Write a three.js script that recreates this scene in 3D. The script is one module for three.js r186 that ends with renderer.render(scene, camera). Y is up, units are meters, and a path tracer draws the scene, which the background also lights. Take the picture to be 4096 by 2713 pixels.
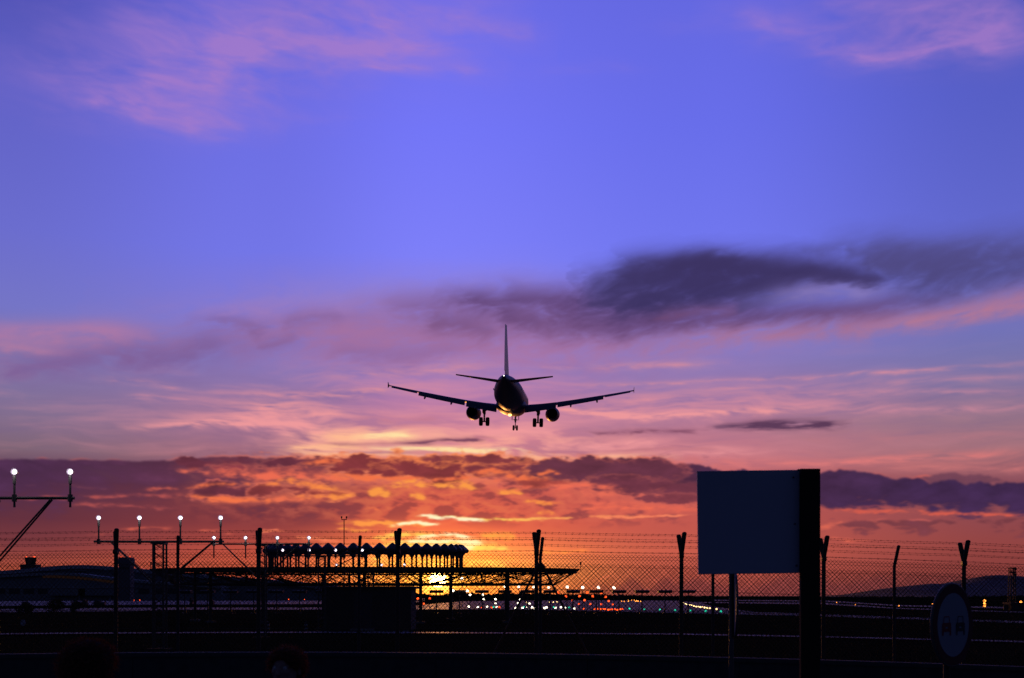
import * as THREE from 'three';
import { mergeGeometries } from 'three/addons/utils/BufferGeometryUtils.js';
import { MarchingCubes } from 'three/addons/objects/MarchingCubes.js';

// ---------------------------------------------------------------- camera
// x to the right, y up, the airfield lies towards -z; units are metres
const scene = new THREE.Scene();
const EYE = 1.8;
const camera = new THREE.PerspectiveCamera(34.27, 4096 / 2713, 0.1, 9000);
camera.position.set(0, EYE, 0);
camera.lookAt(0, EYE, -1);
camera.focus = 150; camera.userData.fStop = 4;
camera.setViewOffset(4096, 2713, 0, -1028.5, 4096, 2713);     // a rising front: the camera stands level and the lens looks up

const renderer = new THREE.WebGLRenderer({ antialias: true });
renderer.toneMapping = THREE.LinearToneMapping;
renderer.toneMappingExposure = 1;
renderer.shadowMap.enabled = true;

// ---------------------------------------------------------------- noise
const seeded = (s) => () => { s = (s + 0x6d2b79f5) | 0; let t = Math.imul(s ^ (s >>> 15), 1 | s); t = (t + Math.imul(t ^ (t >>> 7), 61 | t)) ^ t; return ((t ^ (t >>> 14)) >>> 0) / 4294967296; };
const PERM = (() => { const r = seeded(77), p = Array.from({ length: 256 }, (_, i) => i); for (let i = 255; i > 0; i--) { const j = Math.floor(r() * (i + 1)); [p[i], p[j]] = [p[j], p[i]]; } return Uint8Array.from([...p, ...p]); })();
const GX = new Float32Array(256), GY = new Float32Array(256);
for (let i = 0; i < 256; i++) { GX[i] = Math.cos(i * 2.399963) * 1.5; GY[i] = Math.sin(i * 2.399963) * 1.5; }
function noise(x, y) {
  const fx = Math.floor(x), fy = Math.floor(y), X = fx & 255, Y = fy & 255, u = x - fx, v = y - fy;
  const s = u * u * u * (u * (u * 6 - 15) + 10), t = v * v * v * (v * (v * 6 - 15) + 10);
  const a = PERM[X] + Y, b = PERM[(X + 1) & 255] + Y, h0 = PERM[a & 511], h1 = PERM[b & 511], h2 = PERM[(a + 1) & 511], h3 = PERM[(b + 1) & 511];
  const n0 = GX[h0] * u + GY[h0] * v, n1 = GX[h1] * (u - 1) + GY[h1] * v, n2 = GX[h2] * u + GY[h2] * (v - 1), n3 = GX[h3] * (u - 1) + GY[h3] * (v - 1);
  return (n0 + (n1 - n0) * s) + ((n2 + (n3 - n2) * s) - (n0 + (n1 - n0) * s)) * t;
}
function fbm(x, y, oct, gain = 0.5) { let s = 0, a = 1, n = 0; for (let i = 0; i < oct; i++) { s += a * noise(x, y); n += a; a *= gain; x = x * 2.03 + 17.3; y = y * 2.03 - 9.1; } return s / n; }
function billow(x, y, oct, gain = 0.55) { let s = 0, a = 1, n = 0; for (let i = 0; i < oct; i++) { s += a * Math.abs(noise(x, y)) * 1.6; n += a; a *= gain; x = x * 2.07 + 5.7; y = y * 2.07 + 3.3; } return s / n; }
const clamp = (x, a = 0, b = 1) => Math.min(b, Math.max(a, x));
const sstep = (a, b, x) => { const t = clamp((x - a) / (b - a)); return t * t * (3 - 2 * t); };
const mix3 = (c, d, k) => { c[0] += (d[0] - c[0]) * k; c[1] += (d[1] - c[1]) * k; c[2] += (d[2] - c[2]) * k; };
function track(keys, x) {                                   // smooth interpolation through [x, value] keys
  if (x <= keys[0][0]) return keys[0][1];
  for (let i = 1; i < keys.length; i++) if (x <= keys[i][0]) { const t = (x - keys[i - 1][0]) / (keys[i][0] - keys[i - 1][0]), s = t * t * (3 - 2 * t); return keys[i - 1][1] + (keys[i][1] - keys[i - 1][1]) * s; }
  return keys[keys.length - 1][1];
}

// ---------------------------------------------------------------- sky: air and clouds by azimuth and elevation (degrees; azimuth 0 is -z, positive to the right)
const SUN_AZ = -3.85, SUN_EL = 0.85;
// clear air: rows of elevation, five azimuths each, display colours
const AIR_AZ = [-25, -13, -4, 10, 25];
const AIR = [
  [60, [40, 44, 120], [46, 50, 132], [50, 54, 140], [46, 50, 132], [40, 44, 120]],
  [28.5, [70, 75, 172], [98, 100, 214], [106, 108, 232], [100, 104, 224], [80, 85, 182]],
  [23, [96, 97, 198], [108, 110, 228], [115, 118, 247], [104, 110, 234], [86, 94, 197]],
  [17, [107, 109, 206], [115, 118, 231], [126, 128, 249], [114, 120, 239], [97, 104, 204]],
  [13.5, [117, 117, 198], [127, 122, 212], [142, 129, 218], [128, 122, 210], [108, 112, 192]],
  [11.5, [123, 116, 176], [134, 118, 184], [155, 122, 186], [142, 121, 182], [119, 116, 174]],
  [10, [128, 114, 160], [146, 114, 160], [180, 121, 168], [162, 120, 164], [130, 115, 158]],
  [8.5, [131, 110, 142], [160, 112, 142], [210, 130, 150], [182, 119, 142], [145, 113, 136]],
  [7, [127, 101, 118], [162, 106, 120], [230, 138, 138], [200, 118, 128], [160, 110, 120]],
  [5.5, [90, 50, 72], [112, 54, 66], [206, 90, 76], [186, 86, 84], [140, 80, 92]],
  [3.7, [100, 49, 62], [136, 59, 62], [230, 98, 70], [192, 87, 78], [142, 72, 78]],
  [2.4, [126, 59, 62], [184, 77, 64], [248, 132, 72], [200, 92, 76], [146, 68, 66]],
  [1.2, [184, 84, 62], [214, 94, 66], [255, 165, 72], [188, 86, 72], [134, 61, 58]],
  [0, [170, 80, 60], [200, 85, 62], [255, 140, 58], [152, 70, 66], [104, 52, 58]],
];
function air(az, el, out) {
  let i = 0; while (i < AIR.length - 2 && el < AIR[i + 1][0]) i++;
  const t = clamp((AIR[i][0] - el) / (AIR[i][0] - AIR[i + 1][0])), a = clamp(az, -25, 25);
  let j = 0; while (j < 3 && a > AIR_AZ[j + 1]) j++;
  let s = (a - AIR_AZ[j]) / (AIR_AZ[j + 1] - AIR_AZ[j]); s = s * s * (3 - 2 * s);
  for (let c = 0; c < 3; c++) {
    const p = AIR[i][j + 1][c] + (AIR[i][j + 2][c] - AIR[i][j + 1][c]) * s, q = AIR[i + 1][j + 1][c] + (AIR[i + 1][j + 2][c] - AIR[i + 1][j + 1][c]) * s;
    out[c] = p + (q - p) * t;
  }
}
// a streak of cloud: a line of [azimuth, elevation] points, half width in degrees, weight
const streak = (pts, w, k, col) => { const xs = pts.map((p) => p[0]), ys = pts.map((p) => p[1]), m = w * 3; return { pts, w, k, col, x0: Math.min(...xs) - m, x1: Math.max(...xs) + m, y0: Math.min(...ys) - m, y1: Math.max(...ys) + m }; };
function weight(s, x, y) {
  if (x < s.x0 || x > s.x1 || y < s.y0 || y > s.y1) return 0;
  let best = 1e9, at = 0; const n = s.pts.length - 1;
  for (let i = 0; i < n; i++) {
    const [ax, ay] = s.pts[i], [bx, by] = s.pts[i + 1], dx = bx - ax, dy = by - ay, t = clamp(((x - ax) * dx + (y - ay) * dy) / (dx * dx + dy * dy));
    const qx = (x - ax - dx * t) * (t > 0 && t < 1 ? 1 : 0.45), qy = y - ay - dy * t, d = qx * qx + qy * qy;
    if (d < best) { best = d; at = (i + t) / n; }
  }
  const end = sstep(0, 0.22, at) * sstep(1, 0.78, at);
  return s.k * Math.exp(-Math.pow(best / (s.w * s.w), 0.8)) * (0.25 + 0.75 * end);
}
// a heap of cloud: positive inside, ragged by noise, in degrees
function heap(s, x, y) {
  if (x < s.x0 || x > s.x1 || y < s.y0 || y > s.y1) return -9;
  let best = 1e9; const n = s.pts.length - 1;
  for (let i = 0; i < n; i++) { const [ax, ay] = s.pts[i], [bx, by] = s.pts[i + 1], dx = bx - ax, dy = by - ay, t = clamp(((x - ax) * dx + (y - ay) * dy) / (dx * dx + dy * dy)), qx = (x - ax - dx * t) * 0.5, qy = y - ay - dy * t; best = Math.min(best, qx * qx + qy * qy); }
  return s.w - Math.sqrt(best);
}
const CIRRUS = [
  [[[-21.67, 22.8], [-17.74, 22.99], [-13.4, 22.62]], 0.521, 0.55], [[[-21.33, 22.67], [-18.92, 22.85], [-17.27, 22.89]], 0.208, 0.5], [[[-19.38, 22.32], [-15.84, 22.4], [-13.4, 22.52]], 0.391, 0.4],
  [[[-24.96, 23.65], [-20.53, 23.93], [-15.84, 24.87], [-11.54, 26.2], [-1.93, 26.5]], 1.237, 0.55], [[[-21.33, 26.01], [-15.84, 26.45], [-9.65, 27.62], [-3.23, 28.02]], 1.237, 0.5], [[[-19.38, 23.67], [-15.84, 24.51], [-12.16, 26]], 0.781, 0.3],
  [[[-10.91, 26.36], [-5.81, 26.6], [-2.19, 26.48]], 0.26, 0.4], [[[-10.28, 25.26], [-5.17, 25.63], [-0.89, 25.48]], 0.312, 0.45], [[[-14.26, 24.04], [-12.9, 24.11], [-11.54, 24.14]], 0.339, 0.45],
  [[[-3.87, 27.59], [-0.1, 27.39], [1.46, 27.18]], 0.26, 0.4], [[[0.68, 25.35], [4.57, 25.76], [6.89, 25.35]], 0.208, 0.12], [[[-8.38, 27.5], [-4.52, 27.83], [-0.63, 28.26]], 0.469, 0.3], [[[-13.4, 23.27], [-10.28, 23.18], [-7.74, 23.44]], 0.312, 0.16],
  [[[10.96, 27.62], [13.45, 26.75], [17.08, 25.55], [19.43, 24.84]], 0.443, 0.6], [[[18.26, 25.1], [21.15, 25], [24.96, 24.53]], 0.573, 0.6], [[[14.67, 27.47], [20.58, 26.61], [26.06, 25.77]], 0.911, 0.55], [[[19.43, 25.99], [22.83, 25.58], [26.06, 24.53]], 0.651, 0.5],
  [[[16.48, 25.56], [19.43, 24.87], [20.58, 24.78]], 0.156, 0.4], [[[7.15, 27.26], [10.96, 26.91], [12.21, 26.61]], 0.339, 0.1],
].map(([p, w, k]) => streak(p, w * 1.25, k));
const BLUEGREY = [78, 72, 128], NIGHT = [60, 51, 98], PLUM = [92, 64, 112], MAUVE = [122, 90, 146], ROSE = [180, 116, 146];
const MIDCLOUD = [
  [[[-28.09, 10.4], [-21.67, 11.4], [-14.62, 12.58], [-7.1, 13.87], [-0.63, 14.65], [5.87, 15]], 0.677, 0.5, [134, 100, 156]], [[[-9.65, 13.18], [-3.23, 13.95], [3.28, 14.08], [10.96, 13.73]], 0.599, 0.45, [124, 88, 140]],
  [[[-17.03, 13.38], [-7.1, 13.75], [1.98, 13.35], [9.7, 12.57]], 1.172, 0.6, [163, 116, 168]], [[[-14.62, 14.61], [-4.52, 15.51], [3.28, 16.02]], 0.781, 0.35, [150, 130, 206]], [[[-12.16, 11.98], [-4.52, 12.21], [3.28, 12.35]], 0.651, 0.4, [172, 122, 172]],
  [[[17.67, 16.58], [21.71, 15.85], [27.1, 15.55], [32.95, 15.2]], 0.729, 0.34, BLUEGREY], [[[19.89, 16.26], [21.71, 15.29], [23.49, 14.66]], 0.391, 0.5, BLUEGREY], [[[18.26, 14.58], [20.58, 14.15], [22.83, 14.28]], 0.391, 0.35, BLUEGREY], 
  [[[17.44, 16.72], [20.01, 15.91], [22.83, 15.85], [27.1, 15.65]], 0.651, 0.75, BLUEGREY], [[[17.67, 16.58], [21.15, 15.24], [23.38, 14.56]], 0.573, 0.75, BLUEGREY], [[[14.06, 16.98], [16.48, 16.91], [17.67, 16.58]], 0.182, 0.25, BLUEGREY], [[[20.58, 15.74], [23.92, 15.06], [27.1, 15.01]], 0.521, 0.5, BLUEGREY],
  [[[-21.1, 11.68], [-17.03, 11.78], [-14.38, 12.54]], 0.495, 0.6, MAUVE], [[[-15.84, 13.7], [-13.64, 13.54], [-12.41, 12.94]], 0.26, 0.5, MAUVE], [[[-11.91, 13.69], [-9.9, 14.02], [-8.12, 14.14]], 0.312, 0.6, MAUVE], [[[-13.03, 12.3], [-11.78, 12.66], [-10.91, 13.13]], 0.234, 0.4, MAUVE],
  [[[-24.96, 10.33], [-22.78, 10.97], [-20.53, 11.49]], 0.312, 0.4, MAUVE], [[[-7.1, 14.78], [-3.23, 14.99], [-0.63, 14.65]], 0.391, 0.6, MAUVE], [[[-9.65, 12.45], [-5.81, 12.31], [-1.93, 12.98]], 0.469, 0.4, MAUVE], [[[-5.17, 14.04], [-2.58, 13.84], [-0.63, 13.36]], 0.443, 0.6, PLUM],
  [[[-2.71, 15.36], [-1.15, 14.83], [0.68, 13.97], [1.98, 13.84]], 0.391, 0.75, PLUM], [[[-1.15, 15.31], [1.98, 15.13], [4.83, 15.08]], 0.521, 0.7, PLUM], [[[1.33, 14.34], [5.22, 14.41], [9.06, 14.47]], 0.573, 0.95, PLUM],
  [[[3.93, 13.58], [8.43, 13.83], [12.21, 13.91], [17.08, 13.85], [20.58, 14.15]], 0.495, 0.95, PLUM], [[[0.68, 13.48], [3.93, 13.45], [7.15, 13.38]], 0.469, 0.4, PLUM],
  [[[4.83, 15.87], [7.15, 16.22], [10.33, 16.21], [13.45, 15.92], [16.48, 15.7]], 0.599, 1.6, NIGHT], [[[5.61, 15.25], [9.06, 15.37], [11.59, 15.26], [14.67, 15.72]], 0.651, 1.4, NIGHT], [[[7.79, 16.49], [10.33, 16.62], [12.21, 16.34]], 0.339, 1.2, NIGHT], [[[14.06, 15.99], [17.08, 15.6], [18.73, 15.17]], 0.26, 1.1, NIGHT], [[[4.83, 14.78], [7.15, 14.78], [9.7, 14.87]], 0.391, 0.8, NIGHT],
  [[[5.22, 12.57], [10.96, 13.06], [15.88, 13.11], [20.58, 13.29], [26.06, 13.93], [32.02, 14.11]], 0.443, 0.62, [184, 118, 146]], [[[7.15, 14.11], [9.7, 14.39], [12.21, 14.33]], 0.286, 0.3, [150, 92, 130]], [[[18.26, 13.18], [22.83, 13.49], [26.06, 13.71], [31.08, 13.94]], 0.286, 0.4, [196, 122, 140]],
  [[[-30.07, 11.4], [-24.96, 12.02], [-22.78, 12.24], [-20.53, 12.6], [-17.74, 12.72]], 0.469, 0.62, [182, 122, 160]], [[[-28.09, 12.14], [-23.88, 12.59], [-21.67, 12.73], [-18.22, 12.89]], 0.26, 0.5, [180, 122, 165]], [[[-29.09, 11.4], [-24.96, 11.59], [-23.66, 11.59], [-22.23, 11.59]], 0.182, 0.5, [190, 125, 158]],
  [[[-12.16, 13.19], [-5.81, 13.23], [0.68, 12.87], [7.15, 12.4]], 0.755, 0.5, [172, 114, 158]], [[[-17.03, 13.97], [-9.65, 14.51], [-4.52, 15.15]], 0.391, 0.3, [160, 125, 190]],
  [[[12.46, 14.85], [15.28, 15.03], [18.96, 14.64]], 0.339, 0.75, [130, 116, 182]], [[[14.06, 15.11], [16.48, 15.06], [18.26, 14.75]], 0.208, 0.5, [136, 122, 190]],
].map(([p, w, k, c]) => streak(p, w * (c === PLUM || c === NIGHT ? 1.05 : 1.2), k * (c === PLUM || c === MAUVE ? 1.15 : 1.0), c));
const PINK = [214, 140, 158], SALMON = [240, 154, 156], PEACH = [255, 186, 146], CREAM = [255, 226, 165], WINE = [116, 66, 92];
const VEIL = [
  [[[-17.03, 9.07], [-9.65, 8.85], [-1.93, 8.84], [3.28, 8.96]], 0.911, 0.5, [226, 146, 158]], [[[-12.16, 7.78], [-4.52, 7.87], [5.87, 7.92]], 0.599, 0.75, [252, 168, 150]], [[[-10.91, 8.25], [-7.1, 8.34], [-2.58, 8.27]], 0.339, 0.6, [255, 190, 150]], [[[1.33, 9.61], [7.15, 9.54], [14.67, 9.42]], 0.573, 0.5, [222, 142, 156]], [[[-9.65, 10.84], [-1.93, 10.87], [4.57, 10.59]], 0.651, 0.35, [206, 134, 168]],
  [[[12.21, 8.65], [18.26, 8.41], [27.1, 8.12]], 0.911, 0.35, [160, 118, 134]],
  [[[-19.15, 8.19], [-15.84, 8.58], [-12.16, 8.72], [-9.65, 8.73]], 0.169, 0.95, SALMON], [[[-17.74, 8.43], [-14.62, 8.81], [-11.54, 9.17], [-9.01, 9.37]], 0.339, 0.5, SALMON], [[[-14.87, 10.17], [-12.16, 10.14], [-9.65, 10.29], [-7.1, 10.54], [-3.87, 10.78]], 0.195, 0.75, PINK], [[[-20.76, 10.48], [-18.22, 10.52], [-16.56, 10.19]], 0.156, 0.4, PINK],
  [[[-19.38, 9.79], [-17.03, 9.8], [-14.62, 9.79]], 0.182, 0.4, PINK], [[[-14.01, 9.58], [-10.91, 9.44], [-8.38, 9.26]], 0.339, 0.55, SALMON], [[[-13.4, 8.74], [-9.65, 8.47], [-5.81, 8.3], [-3.23, 8.2]], 0.339, 0.65, SALMON], [[[-11.78, 7.48], [-9.65, 7.66], [-7.1, 7.73]], 0.13, 0.9, PEACH], [[[-12.16, 7.22], [-8.38, 7.3], [-4.52, 7.36]], 0.156, 0.7, PEACH],
  [[[-7.1, 7.64], [-3.87, 7.61], [-1.28, 7.57], [1.33, 7.53]], 0.104, 1.2, CREAM], [[[-9.65, 8.2], [-7.1, 8.3], [-4.52, 8.16]], 0.286, 0.9, PEACH], [[[-7.74, 8.26], [-6.33, 8.31], [-5.17, 8.24]], 0.156, 0.9, CREAM], [[[-10.28, 11.19], [-5.81, 11.44], [-0.63, 11.93]], 0.312, 0.5, PINK], [[[-9.65, 10.1], [-8, 10.33], [-7.1, 10.29]], 0.208, 0.6, SALMON],
  [[[-3.23, 8.45], [0.68, 8.57], [3.28, 8.33]], 0.208, 0.7, SALMON], [[[0.68, 7.83], [4.57, 7.87], [8.43, 8]], 0.156, 0.6, SALMON], [[[-1.93, 7.19], [3.28, 7.24], [8.43, 7.11]], 0.208, 0.8, PEACH], [[[0.42, 9.86], [3.28, 9.53], [7.15, 9.18], [10.96, 9.31], [15.88, 9.4]], 0.182, 0.85, SALMON],
  [[[3.28, 10.1], [8.43, 10.13], [14.67, 9.65], [20.58, 9.3]], 0.339, 0.5, PINK], [[[1.33, 10.93], [8.43, 10.91], [13.45, 10.97], [19.43, 10.88], [26.06, 10.81]], 0.104, 0.55, PINK], [[[8.43, 10.51], [13.45, 10.52], [19.43, 10.44], [26.06, 10.24]], 0.208, 0.35, PINK], [[[10.96, 10.18], [18.26, 10.04], [26.06, 9.45]], 0.156, 0.5, PINK],
  [[[15.88, 9.25], [20.58, 9.01], [26.06, 8.88]], 0.234, 0.4, PINK], [[[0.68, 11.75], [5.87, 11.81], [10.96, 11.72]], 0.182, 0.45, PINK], [[[1.98, 7.57], [7.15, 7.64], [12.83, 7.29]], 0.234, 0.6, SALMON], [[[5.87, 6.9], [12.21, 6.71], [16.48, 6.65], [20.01, 6.82], [26.06, 6.75]], 0.208, 0.75, [226, 124, 122]],
  [[[13.45, 7.87], [19.43, 7.75], [26.06, 7.5]], 0.339, 0.35, [190, 118, 128]], [[[18.26, 6.34], [22.83, 6.22], [26.06, 6.12]], 0.339, 0.5, [205, 118, 118]], [[[-24.96, 8.15], [-22.78, 8.05], [-19.61, 7.68]], 0.208, 0.3, [170, 122, 146]], [[[-24.96, 9.07], [-21.67, 9.41], [-18.22, 9.38]], 0.26, 0.2, [165, 122, 156]],
  [[[-6.59, 7.82], [-4.52, 7.96], [-2.58, 8.11], [-1.15, 8.12]], 0.104, 0.9, WINE], [[[-9.65, 7.85], [-7.74, 7.78], [-5.81, 7.81]], 0.091, 0.4, [150, 90, 110]], [[[3.15, 8.39], [6.51, 8.44], [10.33, 8.43]], 0.091, 0.75, WINE], [[[-8.63, 9], [-5.81, 8.93], [-3.23, 9.22]], 0.234, 0.45, [172, 104, 130]], [[[4.57, 7.55], [8.43, 7.56], [10.96, 7.44]], 0.091, 0.5, [165, 98, 112]],
  [[[10.46, 8.63], [11.71, 8.67], [12.71, 8.59]], 0.104, 0.9, [100, 66, 96]], [[[11.59, 8.65], [13.45, 8.68], [15.04, 8.59], [16.6, 8.47]], 0.208, 1.5, [86, 54, 84]], [[[-8.63, 7.43], [-5.81, 7.41], [-3.23, 7.41]], 0.078, 0.5, [150, 96, 128]],
].map(([p, w, k, c]) => streak(p, w, k * (c === PEACH || c === CREAM || c === SALMON ? 1.2 : 1), c));
const EMBER = [243, 116, 72], GOLD = [255, 158, 70], FLAME = [255, 206, 92], WHITE = [255, 250, 205];
const GLOW = [                                              // lit haze under and between the heaps
  [[[-15.59, 6.31], [-13.4, 6.25], [-9.9, 6.45]], 0.339, 0.6, [228, 100, 80]], [[[-13.4, 6.06], [-9.65, 6.14], [-5.81, 6.07]], 0.208, 0.7, [240, 112, 80]], [[[-16.44, 4.8], [-13.4, 4.87], [-8.38, 5.08]], 0.208, 0.7, [240, 114, 80]], [[[-1.93, 5.96], [0.68, 6.03], [3.28, 6.22]], 0.234, 0.6, [240, 112, 80]], [[[1.33, 5.64], [3.93, 5.7], [6.12, 5.42]], 0.26, 0.6, [232, 104, 84]],
  [[[3.28, 4.61], [5.87, 4.59], [9.06, 4.43]], 0.26, 0.6, [232, 104, 82]], [[[-7.1, 5.8], [-4.52, 5.89], [-1.93, 5.71]], 0.339, 0.5, [246, 124, 76]],
].map(([p, w, k, c]) => streak(p, w, k, c));
const RUST = [128, 52, 58], MAROON = [104, 48, 64], DUSK = [84, 44, 68];
const HEAPS = [                                             // dark heaps of the bank, edge brightness as the third number
  [[[-16.79, 6.57], [-15.11, 6.67], [-13.4, 6.77]], 0.156, 0.1, MAROON], [[[-15.11, 6.42], [-14.62, 6.49], [-13.89, 6.46]], 0.117, 0.5, [138, 60, 70]], [[[-12.66, 6.74], [-11.16, 6.83], [-9.65, 6.89]], 0.156, 0.5, MAROON],
  [[[-8.63, 6.7], [-7.1, 6.73], [-5.56, 6.62]], 0.339, 0.9, RUST], [[[-6.33, 6.51], [-4.52, 6.53], [-2.71, 6.49]], 0.339, 0.9, RUST], [[[-8, 6.36], [-7.1, 6.37], [-6.33, 6.32]], 0.182, 0.6, RUST], [[[-1.93, 6.49], [-0.63, 6.7], [0.94, 6.75]], 0.234, 0.8, [122, 52, 62]], [[[-4.52, 7.06], [-1.93, 7.11], [0.68, 6.98]], 0.13, 0.9, [134, 58, 66]],
  [[[-15.84, 5.26], [-14.62, 5.39], [-13.27, 5.35]], 0.195, 0.9, MAROON], [[[-12.78, 5.36], [-11.54, 5.51], [-10.15, 5.36]], 0.182, 1.0, [132, 56, 60]], [[[-10.15, 5.28], [-9.14, 5.27], [-8.51, 5.25]], 0.104, 1.0, [150, 62, 58]],
  [[[1.98, 6.54], [4.57, 6.46], [7.79, 6.3]], 0.443, 0.5, [100, 50, 68]], [[[4.83, 5.75], [7.15, 5.6], [9.45, 5.44]], 0.339, 0.4, [108, 52, 68]], [[[0.68, 5.93], [1.98, 5.87], [3.02, 5.9]], 0.091, 0.5, [166, 70, 66]], [[[6.64, 5.03], [8.43, 4.95], [10.33, 4.86]], 0.208, 0.4, [124, 58, 70]],
].map(([p, w, k, c]) => streak(p, w * 1.5, k, c));
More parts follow.
